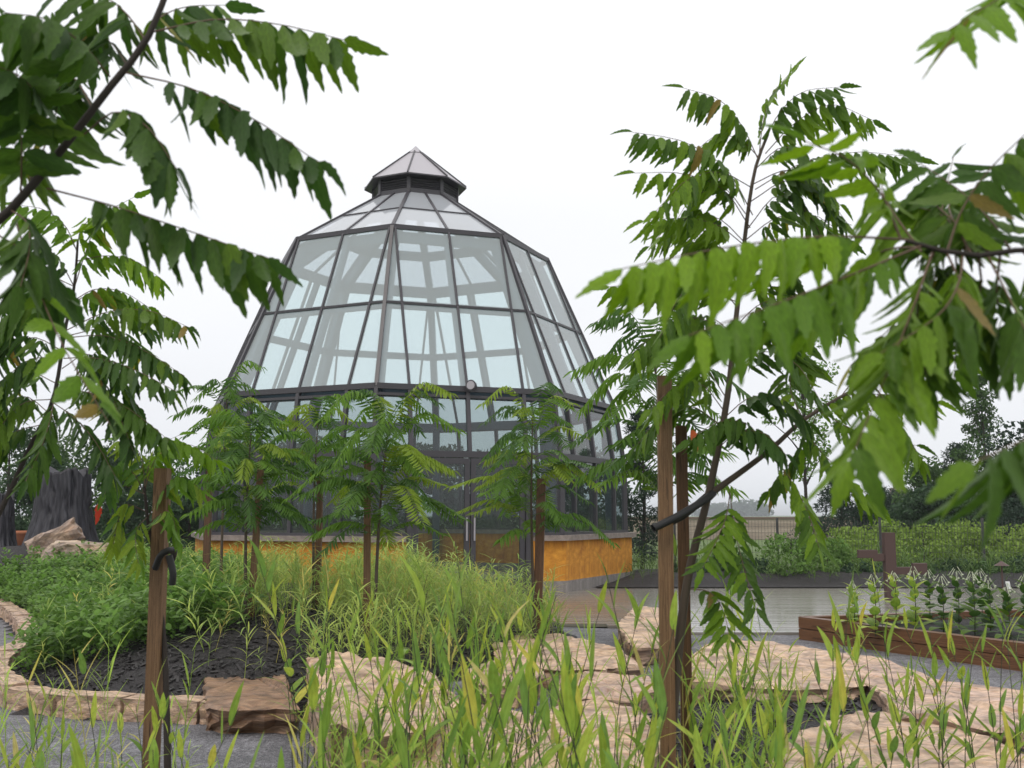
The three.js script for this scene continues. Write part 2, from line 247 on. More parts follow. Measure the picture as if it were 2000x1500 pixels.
slab([[1202, 1222], [1238, 1184], [1285, 1188], [1345, 1215], [1330, 1255], [1240, 1262]], 0.2, 'squarish sandstone boulder behind the tall right stake', M.sandstone);
slab([[1080, 1330], [1150, 1312], [1260, 1318], [1300, 1345], [1230, 1362], [1110, 1358]], 0.16, 'flat stone left of the tall stake between two larger slabs', M.pinkstone);
slab([[1340, 1282], [1400, 1252], [1480, 1246], [1590, 1262], [1700, 1302], [1690, 1335], [1560, 1346], [1350, 1332]], 0.2, 'undercut sandstone slab just right of the tall stake', M.sandstone);
slab([[1625, 1268], [1720, 1286], [1850, 1330], [2020, 1350], [2120, 1440], [1900, 1416], [1760, 1392], [1700, 1340]], 0.2, 'long pinkish slab running along the timber planter', M.pinkstone);
slab([[1520, 1452], [1600, 1408], [1680, 1386], [1790, 1394], [1880, 1422], [1960, 1452], [2060, 1490], [2080, 1580], [1500, 1580], [1500, 1500]], 0.16, 'big wavy-edged slab at the lower right corner', M.sandstone);

// ---------------------------------------------------------------- greenhouse
const GC = V(-2.129, 0, -22.66), ROT = -3.06 * Math.PI / 180;
const RA = 2.904, HA = 6.87, RB = 4.323, HB = 3.622, RC = 4.5, HC = 2.455, HS = 1.039, HM = 5.263, RL = 0.913, HL = 8.18, RE = 1.12, HE = 8.53, HAP = 9.475, MOD = 1.064;
const RM = RA + (RB - RA) * (HA - HM) / (HA - HB);
const gh = thing('greenhouse', GC, 'octagonal glass greenhouse with dark metal frame, louvred lantern and orange base wall', 'greenhouse');
const cor = (R, h, k) => { const a = ROT + k * Math.PI / 4; return V(R * Math.sin(a), h, R * Math.cos(a)); };
const onFace = (R, h, k, t) => { const a = cor(R, h, k), b = cor(R, h, k + 1), d = b.clone().sub(a).normalize(); return a.add(b).multiplyScalar(0.5).addScaledVector(d, t); };
const half = (R) => R * Math.sin(Math.PI / 8);
const faceN = (k) => { const a = ROT + (k + 0.5) * Math.PI / 4; return V(Math.sin(a), 0, Math.cos(a)); };
const radial = (k) => { const a = ROT + k * Math.PI / 4; return V(Math.sin(a), 0, Math.cos(a)); };
function ghBar(name, p, q, w, d, n, mat = M.frame, parent = gh) { return mesh(name, barGeo(p, q, w, d, n), mat, parent); }
const doorFace = 0;
for (let k = -4; k < 4; k++) {
  const n = faceN(k), rn = radial(k);
  // corner ribs of each tier and the deep rafters inside
  const tiers = [[RA, HA, RB, HB], [RB, HB, RC, HC]];
  for (const [r0, h0, r1, h1] of tiers) ghBar('rib', cor(r0, h0, k), cor(r1, h1, k), 0.065, 0.09, rn);
  ghBar('rib', cor(RC, HC, k), cor(RC, HS, k), 0.11, 0.11, rn);
  ghBar('rib', cor(RL, HL, k), cor(RA, HA, k), 0.06, 0.07, V(0, 1, 0).add(rn).normalize());
  ghBar('rafter', cor(RA - 0.22, HA - 0.1, k), cor(RB - 0.24, HB, k), 0.15, 0.2, rn, M.frameInner);
  ghBar('rafter', cor(RL - 0.1, HL - 0.15, k), cor(RA - 0.22, HA - 0.12, k), 0.15, 0.16, V(0, 1, 0).add(rn).normalize(), M.frameInner);
  ghBar('post', cor(RB - 0.24, HB, k), cor(RC - 0.26, 0.05, k), 0.16, 0.16, rn, M.frameInner);
  // rings
  const ringBar = (name, R, h, w, d, mat, in_ = 0) => ghBar(name, cor(R - in_, h, k), cor(R - in_, h, k + 1), w, d, n, mat);
  ringBar('ring_beam', RA, HA, 0.09, 0.08); ringBar('ring_beam', RB, HB + 0.01, 0.1, 0.11); ringBar('transom', RM, HM, 0.042, 0.06); ringBar('ring_beam', RC, HC, 0.11, 0.1);
  ringBar('ring_beam', RB + 0.015, HB - 0.13, 0.05, 0.08);
  ringBar('purlin', RA - 0.2, HA - 0.15, 0.2, 0.1, M.frameInner); ringBar('purlin', RM - 0.22, HM, 0.15, 0.1, M.frameInner); ringBar('purlin', (RL + RA) / 2 - 0.08, (HL + HA) / 2 - 0.1, 0.2, 0.1, M.frameInner); ringBar('purlin', RB - 0.25, HB - 0.05, 0.2, 0.1, M.frameInner);
  ghBar('rafter', onFace(RA - 0.18, HA - 0.1, k, 0), onFace(RB - 0.2, HB, k, 0), 0.09, 0.12, n, M.frameInner);
  // mullions and panes
  const grid = [-1, 0, 1];
  for (const s of grid) {
    const tA = s * Math.min(MOD, half(RA) - 0.03), tB = s * MOD;
    ghBar('mullion', onFace(RA, HA, k, tA), onFace(RB, HB, k, tB), 0.042, 0.06, n);
    ghBar('mullion', onFace(RB, HB, k, tB), onFace(RC, HC, k, tB), 0.07, 0.08, n);
    if (!(k === doorFace)) ghBar('mullion', onFace(RC, HC, k, tB), onFace(RC, HS, k, tB), 0.07, 0.08, n);
  }
  ghBar('mullion', onFace(RL, HL, k, 0), onFace(RA, HA, k, 0), 0.045, 0.05, V(0, 1, 0).add(n).normalize());
  const xs = (R) => [-half(R), -MOD, 0, MOD, half(R)];
  const rows = [[RA, HA, RM, HM, M.domeGlass], [RM, HM, RB, HB, M.domeGlass], [RB, HB - 0.1, RC, HC, M.clearGlass]];
  if (k !== doorFace) rows.push([RC, HC, RC, HS, M.clearGlass]);
  for (const [r0, h0, r1, h1, mat] of rows) for (let i = 0; i < 4; i++) {
    const a0 = xs(r0), a1 = xs(r1); if (r0 === RA) { a0[1] = Math.max(a0[1], a0[0]); a0[3] = Math.min(a0[3], a0[4]); }
    mesh('pane', polyGeo([onFace(r0, h0, k, a0[i]), onFace(r1, h1, k, a1[i]), onFace(r1, h1, k, a1[i + 1]), onFace(r0, h0, k, a0[i + 1])]), mat, gh);
  }
  const RMR = (RL + RA) / 2, HMR = (HL + HA) / 2;
  for (const s of [-1, 1]) for (const [r0, h0, r1, h1] of [[RL, HL, RMR, HMR], [RMR, HMR, RA, HA]]) mesh('roof_pane', polyGeo(s < 0 ? [onFace(r0, h0, k, -half(r0)), onFace(r1, h1, k, -half(r1)), onFace(r1, h1, k, 0), onFace(r0, h0, k, 0)] : [onFace(r0, h0, k, 0), onFace(r1, h1, k, 0), onFace(r1, h1, k, half(r1)), onFace(r0, h0, k, half(r0))]), M.roofGlass, gh);
  ghBar('glazing_bar', cor(RMR, HMR + 0.01, k), cor(RMR, HMR + 0.01, k + 1), 0.025, 0.03, n);
  // base wall
  const seg = (t0, t1) => {
    const w = new THREE.Group(); w.name = 'base_wall'; gh.add(w);
    const pl = (Ro, Ri, e = 0) => { const f = (R, t) => { const q = onFace(R, 0, k, t * (Math.abs(t) > MOD + 0.01 ? half(R) / half(RC) : 1)); return [q.x, q.z]; }; return [f(Ro, t0), f(Ro, t1), f(Ri, t1), f(Ri, t0)]; };
    mesh('plinth', prismGeo(pl(4.66, 4.4), -0.05, 0.23), M.concrete, w);
    mesh('wall_panel', prismGeo(pl(4.64, 4.4), 0.23, 0.94), M.stucco, w);
    mesh('cap_stone', prismGeo(pl(4.74, 4.36), 0.94, HS - 0.005), M.cap, w);
    ghBar('sill', onFace(RC + 0.03, HS + 0.02, k, t0), onFace(RC + 0.03, HS + 0.02, k, t1), 0.05, 0.1, n, M.frame, w);
  };
  if (k === doorFace) { seg(-half(RC), -MOD - 0.06); seg(MOD + 0.06, half(RC)); } else seg(-half(RC), half(RC));
}
{ // side lights and double door in the front face
  const k = doorFace, n = faceN(k);
  for (const s of [-1, 1]) {
    const a = s * MOD, b = s * half(RC);
    mesh('pane', polyGeo([onFace(RC, HC, k, a), onFace(RC, HS, k, a), onFace(RC, HS, k, b), onFace(RC, HC, k, b)]), M.clearGlass, gh);
    ghBar('door_post', onFace(RC + 0.02, 0, k, s * (MOD + 0.02)), onFace(RC + 0.02, HC, k, s * (MOD + 0.02)), 0.11, 0.14, n);
    const d = new THREE.Group(); d.name = 'door'; gh.add(d);
    const t0 = s < 0 ? -MOD + 0.045 : 0.012, t1 = s < 0 ? -0.012 : MOD - 0.045, R = RC + 0.02, top = HC - 0.07;
    for (const t of [t0 + 0.045, t1 - 0.045]) ghBar('stile', onFace(R, 0.03, k, t), onFace(R, top, k, t), 0.09, 0.06, n, M.frame, d);
    ghBar('rail', onFace(R, top - 0.05, k, t0 + 0.09), onFace(R, top - 0.05, k, t1 - 0.09), 0.1, 0.058, n, M.frame, d);
    ghBar('rail', onFace(R, 0.16, k, t0 + 0.09), onFace(R, 0.16, k, t1 - 0.09), 0.26, 0.058, n, M.frame, d);
    mesh('pane', polyGeo([onFace(R, top - 0.1, k, t0 + 0.09), onFace(R, 0.29, k, t0 + 0.09), onFace(R, 0.29, k, t1 - 0.09), onFace(R, top - 0.1, k, t1 - 0.09)]), M.clearGlass, d);
    ghBar('handle', onFace(R + 0.06, 0.95, k, s * 0.07), onFace(R + 0.06, 1.35, k, s * 0.07), 0.025, 0.025, n, M.metalRoof, d);
  }
  ghBar('threshold', onFace(RC + 0.06, 0.015, k, -MOD), onFace(RC + 0.06, 0.015, k, MOD), 0.03, 0.2, n, M.metalRoof);
  const fl = new THREE.CylinderGeometry(4.38, 4.38, 0.05, 8, 1); fl.rotateY(ROT + Math.PI / 8 * 0); mesh('floor_slab', fl, M.concrete, gh);
}
{ // louvred lantern on top
  const L = new THREE.Group(); L.name = 'lantern'; gh.add(L);
  const HT = HE - 0.02, soff = [];
  for (let k = 0; k < 8; k++) {
    const n = faceN(k), rn = radial(k);
    ghBar('post', cor(RL, HL - 0.06, k), cor(RL, HT, k), 0.08, 0.08, rn, M.frame, L);
    ghBar('rail', cor(RL, HL + 0.02, k), cor(RL, HL + 0.02, k + 1), 0.12, 0.06, n, M.frame, L);
    for (let i = 0; i < 4; i++) { const h = HL + 0.1 + i * 0.058, s = mesh('slat', barGeo(cor(RL, h, k), cor(RL, h, k + 1), 0.03, 0.045, V(0, 1, 0).addScaledVector(n, 1.2).normalize()), M.frame, L); }
    mesh('roof_panel', polyGeo([cor(0.15, HAP - 0.15, k), cor(RE, HE, k), cor(RE, HE, k + 1), cor(0.15, HAP - 0.15, k + 1)]), M.metalRoof, L);
    ghBar('seam', cor(0.14, HAP - 0.14, k), cor(RE, HE + 0.012, k), 0.03, 0.04, V(0, 1, 0), M.frame, L);
    ghBar('fascia', cor(RE, HE - 0.012, k), cor(RE, HE - 0.012, k + 1), 0.03, 0.025, n, M.frame, L);
    mesh('soffit', polyGeo([cor(RE - 0.01, HE - 0.02, k), cor(RL - 0.1, HE - 0.021, k), cor(RL - 0.1, HE - 0.021, k + 1), cor(RE - 0.01, HE - 0.02, k + 1)]), M.frame, L);
  }
  const core = new THREE.CylinderGeometry(RL - 0.12, RL - 0.12, 0.3, 8, 1); core.rotateY(ROT); core.translate(0, HL + 0.19, 0); mesh('louvre_backing', core, M.black, L);
  const cap = new THREE.CylinderGeometry(0.01, 0.2, 0.19, 8, 1); cap.rotateY(ROT); cap.translate(0, HAP - 0.08, 0); mesh('cap', cap, M.metalRoof, L);
}
{ // round floodlight on the eave, switched off
  const p = onFace(RB + 0.1, HB + 0.06, 0, 0.06), g = new THREE.Group(); g.name = 'floodlight'; gh.add(g);
  const b = new THREE.CylinderGeometry(0.1, 0.075, 0.12, 20); b.rotateX(Math.PI / 2); b.rotateY(-0.35); b.translate(p.x, p.y, p.z + 0.06); mesh('housing', b, M.frame, g);
  const l = new THREE.CylinderGeometry(0.075, 0.075, 0.02, 20); l.rotateX(Math.PI / 2); l.rotateY(-0.35); l.translate(p.x - 0.02, p.y, p.z + 0.122); mesh('lens', l, M.metalRoof, g);
  mesh('bracket', barGeo(p.clone().add(V(0.02, 0, 0)), onFace(RB, HB, 0, 0.2), 0.03, 0.03, V(0, 1, 0)), M.frame, g);
}

// ---------------------------------------------------------------- leaves
function bladeGeo(st, fold, bend, serr, shape, seedv, aspect = 0.08) { // aspect: width over length, keeps the fold in proportion
  fold *= aspect; // a leaf of unit length along +Y and unit width along X
  const p = [], ix = [], uv = []; let s0 = seedv;
  const r = () => { s0 = (s0 * 16807) % 2147483647; return s0 / 2147483647 - 0.5; };
  for (let i = 0; i <= st; i++) {
    const t = i / st, w = shape(t) * 0.5, y = t, zc = -bend * t * t, e = serr ? (i % 2 ? 1.10 : 0.92) : 1, yo = serr ? (i % 2 ? 0.02 : 0) : 0;
    p.push(-w * e * (1 + serr * r()), y + yo, zc + fold * w, 0, y, zc, w * e * (1 + serr * r()), y + yo, zc + fold * w);
    uv.push(0, y, 0.5, y, 1, y);
    if (i) { const a = (i - 1) * 3; ix.push(a, a + 1, a + 4, a, a + 4, a + 3, a + 1, a + 2, a + 5, a + 1, a + 5, a + 4); }
  }
  const g = new THREE.BufferGeometry(); g.setAttribute('position', new THREE.Float32BufferAttribute(p, 3)); g.setAttribute('uv', new THREE.Float32BufferAttribute(uv, 2)); g.setIndex(ix); g.computeVertexNormals(); return g;
}
const lance = (t) => 2.3 * Math.pow(t + 0.004, 0.48) * Math.pow(1 - t, 1.02) * (1 - 0.12 * Math.sin(t * 3.1)) + 0.004;
const strap = (t) => Math.pow(Math.sin(Math.PI * Math.min(1, 0.06 + 0.94 * Math.pow(t, 0.75))), 0.75) + 0.004;
const leafletNear = [0, 1, 2, 3, 4, 5].map((i) => bladeGeo(12, 0.45 - 0.13 * i, [0.05, 0.2, 0.34, -0.1, 0.12, 0.26][i], 0.35, lance, 11 + i * 31, 0.6));
const leafletFar = [0, 1].map((i) => bladeGeo(4, 0.3, 0.1 + 0.08 * i, 0, lance, 5 + i, 0.5));
const bladeNear = [0.0, 0.07, 0.2, 0.5].map((b, i) => bladeGeo(9, 0.35, b, 0, strap, 3 + i));
const basis = new THREE.Matrix4();
function leafMatrix(pos, dir, across, len, wid) {
  const y = dir.clone().normalize(), x = across.clone().addScaledVector(y, -across.dot(y)).normalize(), z = V().crossVectors(x, y);
  return new THREE.Matrix4().makeBasis(x.multiplyScalar(wid), y.multiplyScalar(len), z.multiplyScalar(len)).setPosition(pos);
}
// a compound leaf: rachis through three points, leaflets in pairs; droop 0 spreads them flat, 1 lets them hang
function frondParts(a, b, c, o = {}) {
  const L = a.distanceTo(b) + b.distanceTo(c), curve = new THREE.CatmullRomCurve3([a, b, c]), n = o.n || Math.max(6, Math.round(L / (o.gap || 0.042))), out = [], bare = o.bare ?? 0.18, droop = o.droop ?? 0.75, ll = o.len || 0.1, ww = o.wid || 0.028;
  for (let i = 0; i < n; i++) {
    const t = bare + (1 - bare) * (i + 0.3) / n, q = curve.getPointAt(Math.min(1, t)), tan = curve.getTangentAt(Math.min(1, t)).normalize(), side = V().crossVectors(tan, V(0, 1, 0)); if (side.lengthSq() < 0.01) side.set(1, 0, 0); side.normalize();
    const size = (0.72 + 0.5 * Math.sin(Math.PI * Math.min(1, 0.12 + 0.8 * (i / n)))) * rr(0.9, 1.08);
    for (const s of [-1, 1]) { const d = side.clone().multiplyScalar(s * (1 - droop * 0.75)).addScaledVector(tan, 0.35 + rr(-0.1, 0.15)).addScaledVector(V(0, -1, 0), droop * rr(0.75, 1.15)); d.x += rr(-0.08, 0.08); d.z += rr(-0.1, 0.1); out.push(leafMatrix(q.clone().addScaledVector(side, s * 0.003), d, tan.clone().addScaledVector(side, rr(-0.55, 0.55)).addScaledVector(V(0, 1, 0), rr(-0.15, 0.15)), ll * size * rr(0.85, 1.12), ww * size * rr(0.8, 1.15))); }
  }
  const tan = curve.getTangentAt(1); out.push(leafMatrix(c, tan.clone().add(V(0, -0.25 * droop, 0)), V().crossVectors(tan, V(0, 1, 0)).add(V(rr(-0.3, 0.3), rr(0.6, 1.2), 0)), ll * 0.8, ww * 0.95));
  return { curve, out };
}
function nearFrond(tree, a, b, c, o = {}) { // every leaflet a piece of its own
  const g = new THREE.Group(); g.name = 'compound_leaf'; tree.add(g); g.position.copy(a).sub(tree.position);
  const off = a.clone(), z = (v) => v.clone().sub(off), f = frondParts(z(a), z(b), z(c), o), mats = o.mats || M.sumac;
  mesh('rachis', tubeGeo([z(a), f.curve.getPointAt(0.33), f.curve.getPointAt(0.66), z(c)], o.r || 0.0024, 0.0009, 10, 5), o.rm || M.rachis, g);
  const main = pick(mats);
  for (const m of f.out) { const l = mesh('leaflet', pick(leafletNear), rnd() < 0.012 ? pick(M.sumacOld) : rnd() < 0.65 ? main : pick(mats), g); l.matrixAutoUpdate = true; m.decompose(l.position, l.quaternion, l.scale); }
  return g;
}
function farFrond(tree, a, b, c, o = {}) { // seen too small to pick the leaflets apart
  const z = (v) => v.clone().sub(tree.position), f = frondParts(z(a), z(b), z(c), o), parts = f.out.map((m) => pick(leafletFar).clone().applyMatrix4(m));
  const r = tubeGeo([z(a), z(b), z(c)], 0.004, 0.0012, 6, 3); parts.push(r);
  const m = mesh('compound_leaf', mergeGeometries(parts), pick(o.mats || M.sumacMid), tree); return m;
}
function limb(tree, pts, r0, r1, name = 'branch', mat = M.bark, seg = 18) { return mesh(name, tubeGeo(pts.map((v) => v.clone().sub(tree.position)), r0, r1, seg, 8), mat, tree); }
const AT = (d) => (q) => at(q[0], q[1], q[2] ?? d);

// ---------------------------------------------------------------- near sumacs
{ // branch reaching in from the left, close to the lens
  const Z = 2.3, A = AT(Z), t = thing('sumac_tree', V(-1.75, 0, -2.2), 'sumac with dark serrated leaflets arching in at the upper left, closest to the lens', 'tree', 'sumac trees');
  limb(t, [V(-1.75, -0.02, -2.2), V(-1.6, 0.9, -2.25), A([-60, 490]), A([30, 400]), A([130, 280]), A([215, 170]), A([285, 80]), A([335, -40])], 0.022, 0.007, 'trunk', M.barkDark, 40);
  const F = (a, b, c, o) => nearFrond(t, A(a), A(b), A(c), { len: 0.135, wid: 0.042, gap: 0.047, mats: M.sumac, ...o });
  F([300, 62], [460, 36, 2.28], [672, 78, 2.25], { bare: 0.12 });
  F([245, 142], [420, 190, 2.25], [622, 318, 2.2], { bare: 0.2 });
  F([165, 262], [250, 215, 2.2], [345, 330, 2.15], { bare: 0.3 });
  F([92, 368], [230, 405, 2.25], [525, 505, 2.2], { bare: 0.22 });
  F([130, 280], [60, 165, 2.2], [-30, 120, 2.1]); F([215, 150], [120, 50, 2.2], [10, 25, 2.1]); F([40, 390], [42, 270, 2.25], [30, 110, 2.2], { droop: 0.5 });
  F([285, 80], [220, 0, 2.35], [130, -30, 2.4]); F([60, 350], [115, 200, 2.4], [110, 90, 2.45]); F([290, 75], [330, 20, 2.4], [440, 10, 2.5]); F([20, 410], [60, 450, 2.2], [40, 560, 2.1]);
  F([30, 430], [105, 640, 2.1], [215, 830, 2.0], { n: 5, droop: 0.35, bare: 0.4, len: 0.085, wid: 0.036, mats: M.sumacBright }); F([-20, 450], [60, 500, 2.3], [120, 560, 2.35]); F([180, 210], [110, 130, 2.5], [20, 200, 2.6]);
  F([250, 130], [180, 60, 2.5], [60, 80, 2.6]); F([100, 330], [10, 300, 2.5], [-60, 360, 2.5]);
}
{ // branch reaching in from the right
  const Z = 1.75, A = AT(Z), t = thing('sumac_tree', V(1.5, 0, -1.7), 'sumac with bright backlit leaflets reaching in from the right edge, nearest the lens there', 'tree', 'sumac trees');
  limb(t, [V(1.5, -0.02, -1.7), V(1.45, 0.8, -1.72), V(1.22, 1.3, -1.75), A([2060, 490]), A([1930, 500]), A([1830, 488]), A([1770, 470])], 0.016, 0.004, 'trunk', M.barkDark, 36);
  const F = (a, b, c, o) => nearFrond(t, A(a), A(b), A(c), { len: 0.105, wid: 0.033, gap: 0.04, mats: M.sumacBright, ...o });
  F([1775, 468], [1540, 465, 1.65], [1215, 525, 1.55], { droop: 0.7, bare: 0.25 }); F([1800, 480], [1580, 570, 1.6], [1345, 655, 1.5], { droop: 0.7, bare: 0.15 });
  F([1760, 470], [1695, 340, 1.75], [1570, 275, 1.7], { droop: 0.25, bare: 0.12 }); F([1850, 490], [1900, 370, 1.8], [2010, 255, 1.8], { mats: M.sumacLight }); F([1820, 495], [1765, 650, 1.6], [1660, 900, 1.5], { droop: 0.55, mats: M.sumacLight });
  F([1850, 495], [1900, 590, 1.7], [1985, 690, 1.7], { mats: M.sumacLight }); F([1825, 490], [1790, 600, 1.85], [1810, 740, 1.9], { mats: M.sumacLight }); F([1930, 500], [1960, 560, 1.7], [2020, 680, 1.6], { mats: M.sumacLight });
  F([1900, 500], [1840, 420, 1.9], [1760, 400, 2.0], { mats: M.sumacLight }); F([1800, 482], [1700, 500, 1.85], [1560, 620, 1.9]); F([1880, 500], [1850, 600, 1.6], [1720, 690, 1.55], { mats: M.sumacLight });
  for (let i = 0; i < 10; i++) { const x = 1800 + i * 22, s = i % 2 ? 1 : -1, z = rr(1.8, 2.3); F([x, 492, 1.78], [x + rr(-90, 60), 492 + s * rr(60, 120), z], [x + rr(-190, 90), 492 + s * rr(120, 230) + 40, z + 0.1], { mats: i % 3 ? M.sumac : M.sumacLight, droop: rr(0.4, 0.8) }); }
  limb(t, [V(1.22, 1.3, -1.75), at(2120, 100, 1.72), at(2060, -120, 1.7)], 0.009, 0.005);
  F([2060, -120], [1960, -10, 1.6], [1850, 60, 1.55], { droop: 0.5, bare: 0.1 }); F([2090, 830, 1.3], [2000, 860, 1.2], [1900, 905, 1.15], { mats: M.sumacLight, n: 6 });
}
function tie(t, pts) { mesh('tie_strap', tubeGeo(pts.map((v) => v.clone().sub(t.position)), 0.017, 0.017, 14, 6), M.black, t); }
function stake(px, topPy, depth, w, label, mat = M.stake, lean = 0, base) {
  const top = at(px, topPy, depth), y0 = base ?? hAt(top.x, depth) - 0.05, g = new THREE.BoxGeometry(w, top.y - y0, w * 0.9, 1, 8, 1), p = g.attributes.position, o = rr(0, 40);
  for (let i = 0; i < p.count; i++) p.setXYZ(i, p.getX(i) + 0.004 * fbm(p.getY(i) * 3 + o, 1, 1, 2), p.getY(i), p.getZ(i) + 0.004 * fbm(1, p.getY(i) * 3 + o, 5, 2));
  g.translate(0, (top.y - y0) / 2, 0); const m = mesh('tree_stake', g, mat); m.position.set(top.x - lean, y0, -depth); m.rotation.z = -lean / (top.y - y0); m.rotation.y = rr(-0.12, 0.12); return tag(m, label, 'stake', 'wooden tree stakes');
}
{ // tall staked sumac right of centre
  const A = AT(4.3), base = at(1285, 1530, 4.2), b0 = V(base.x, 0.02, base.z), t = thing('sumac_tree', b0, 'tall sumac tied to the two wooden stakes, its trunk forking low', 'tree', 'sumac trees');
  limb(t, [b0, A([1340, 1150]), A([1385, 960]), A([1420, 780]), A([1440, 600]), A([1475, 330]), A([1500, 262])], 0.024, 0.006, 'trunk', M.bark, 40);
  limb(t, [A([1383, 968]), A([1500, 882]), A([1570, 820]), A([1700, 742])], 0.014, 0.005);
  const F = (a, b, c, o) => nearFrond(t, A(a), A(b), A(c), { len: 0.118, wid: 0.034, mats: M.sumacLight, ...o });
  F([1470, 420], [1390, 300, 4.2], [1235, 258, 4.1]); F([1465, 445], [1390, 352, 4.2], [1240, 338, 4.1], { n: 8 }); F([1455, 480], [1380, 430, 4.2], [1258, 432, 4.1]);
  F([1480, 310], [1420, 205, 4.3], [1335, 172, 4.3], { droop: 1 }); F([1490, 290], [1545, 190, 4.3], [1640, 170, 4.3]); F([1495, 300], [1605, 205, 4.3], [1705, 235, 4.3], { droop: 1 }); F([1475, 370], [1620, 300, 4.4], [1790, 308, 4.4]); F([1482, 310], [1500, 200, 4.3], [1545, 140, 4.3], { droop: 0.3 });
  F([1455, 470], [1560, 410, 4.4], [1660, 470, 4.5]); F([1440, 580], [1540, 560, 4.4], [1650, 640, 4.5]); F([1440, 590], [1330, 555, 4.2], [1190, 560, 4.1]); F([1430, 650], [1340, 620, 4.2], [1235, 690, 4.1]); F([1425, 700], [1500, 645, 4.4], [1600, 720, 4.5]); F([1412, 800], [1350, 740, 4.2], [1270, 800, 4.1]);
  F([1560, 826], [1660, 770, 4.3], [1830, 785, 4.3]); F([1600, 802], [1690, 850, 4.2], [1790, 870, 4.2]); F([1690, 746], [1760, 700, 4.3], [1830, 690, 4.3]); F([1500, 882], [1440, 815, 4.2], [1345, 860, 4.1]); F([1500, 884], [1560, 960, 4.2], [1600, 1070, 4.1], { droop: 0.6 }); F([1560, 826], [1620, 900, 4.2], [1715, 985, 4.2]);
  F([1425, 960], [1440, 1060, 4.2], [1480, 1200, 4.1], { droop: 0.4 }); F([1425, 968], [1415, 1020, 4.2], [1372, 1110, 4.1], { droop: 0.35 }); F([1345, 1150], [1400, 1165, 4.2], [1425, 1250, 4.1], { droop: 0.4 });
  { const tk = [[1340, 1150], [1385, 960], [1420, 780], [1440, 600], [1475, 330], [1500, 262]];
    for (let i = 0; i < 20; i++) { const y = 300 + i * 30 + rr(-10, 10), j = tk.findIndex((q) => q[1] <= y), a = tk[j], b = tk[j - 1] || a, x = a[0] + (b[0] - a[0]) * ((y - a[1]) / ((b[1] - a[1]) || 1)), s = i % 2 ? 1 : -1, L = rr(120, 200), dz = rr(-0.35, 0.35); F([x, y], [x + s * L * 0.5, y - rr(30, 80), 4.3 + dz * 0.6], [x + s * L, y + rr(-30, 60), 4.3 + dz], { droop: rr(0.5, 0.85), mats: i % 2 ? M.sumac : M.sumacLight }); } }
  F([1570, 820], [1540, 740, 4.4], [1580, 660, 4.5]); F([1640, 778], [1700, 700, 4.3], [1760, 640, 4.3]); F([1600, 800], [1560, 880, 4.4], [1500, 960, 4.4]); F([1700, 742], [1740, 800, 4.2], [1800, 900, 4.1]);
  F([1470, 360], [1560, 330, 4.2], [1640, 400, 4.1]); F([1440, 560], [1400, 480, 4.4], [1330, 470, 4.5]);
  tie(t, [A([1276, 1032, 4.16]), A([1330, 1005, 4.2]), A([1388, 968, 4.28]), A([1392, 960, 4.33]), A([1330, 1010, 4.36]), A([1278, 1030, 4.3])]);
  stake(1297, 735, 4.25, 0.056, 'tall front wooden stake beside the forking sumac', M.stake, 0.015, -0.05); stake(1330, 832, 4.55, 0.048, 'shorter wooden stake just behind the tall front one', M.stakeDark, 0.0, -0.05);
  const rl = mesh('ribbon', bladeGeo(6, 0.2, 0.8, 0, strap, 9), M.orange, t); leafMatrix(at(1352, 840, 4.25).sub(t.position), V(0.3, -1, 0), V(1, 0.2, 0.3), 0.09, 0.03).decompose(rl.position, rl.quaternion, rl.scale);
}
{ // bushy sumac at the left
  const A = AT(4.4), base = at(-60, 1500, 4.3), b0 = V(base.x, 0, base.z), t = thing('sumac_tree', b0, 'bushy sumac at the left with a leaning trunk, under the arching branch', 'tree', 'sumac trees');
  limb(t, [b0, A([-25, 1060]), A([20, 960]), A([60, 870]), A([102, 785]), A([128, 640]), A([145, 560]), A([152, 470])], 0.02, 0.005, 'trunk', M.barkDark, 36);
  const F = (a, b, c, o) => nearFrond(t, A(a), A(b), A(c), { len: 0.12, wid: 0.036, mats: M.sumac, ...o });
  F([130, 645], [250, 600, 4.3], [370, 640, 4.2]); F([128, 660], [230, 660, 4.3], [360, 735, 4.2]); F([125, 700], [220, 705, 4.2], [345, 765, 4.1]); F([110, 760], [220, 780, 4.2], [330, 860, 4.1]); F([146, 560], [200, 420, 4.4], [262, 385, 4.4], { mats: M.sumacBright }); F([150, 510], [240, 500, 4.4], [315, 545, 4.4], { mats: M.sumacBright });
  F([150, 490], [110, 420, 4.4], [30, 400, 4.4], { mats: M.sumacBright }); F([145, 560], [80, 470, 4.3], [-10, 480, 4.2]); F([132, 620], [60, 590, 4.3], [-30, 660, 4.2]); F([122, 700], [50, 705, 4.3], [-30, 790, 4.2]); F([104, 780], [40, 790, 4.3], [-30, 880, 4.2]); F([108, 765], [90, 850, 4.2], [50, 940, 4.1]); F([102, 785], [170, 840, 4.2], [225, 930, 4.1]); F([128, 680], [200, 745, 4.2], [260, 880, 4.1]);
  F([140, 590], [210, 560, 4.5], [290, 600, 4.6], { mats: M.sumacBright }); F([150, 500], [165, 430, 4.4], [215, 430, 4.3], { mats: M.sumacBright }); F([80, 830], [20, 850, 4.4], [-30, 930, 4.4]);
  for (let i = 0; i < 9; i++) { const y = 560 + i * 32, x = 146 - i * 5, s = i % 2 ? 1 : -1, L = rr(130, 190); F([x, y, 4.5], [x + s * L * 0.5, y - rr(10, 50), 4.7], [x + s * L, y + rr(30, 90), 4.9 + rr(-0.2, 0.3)]); }
}
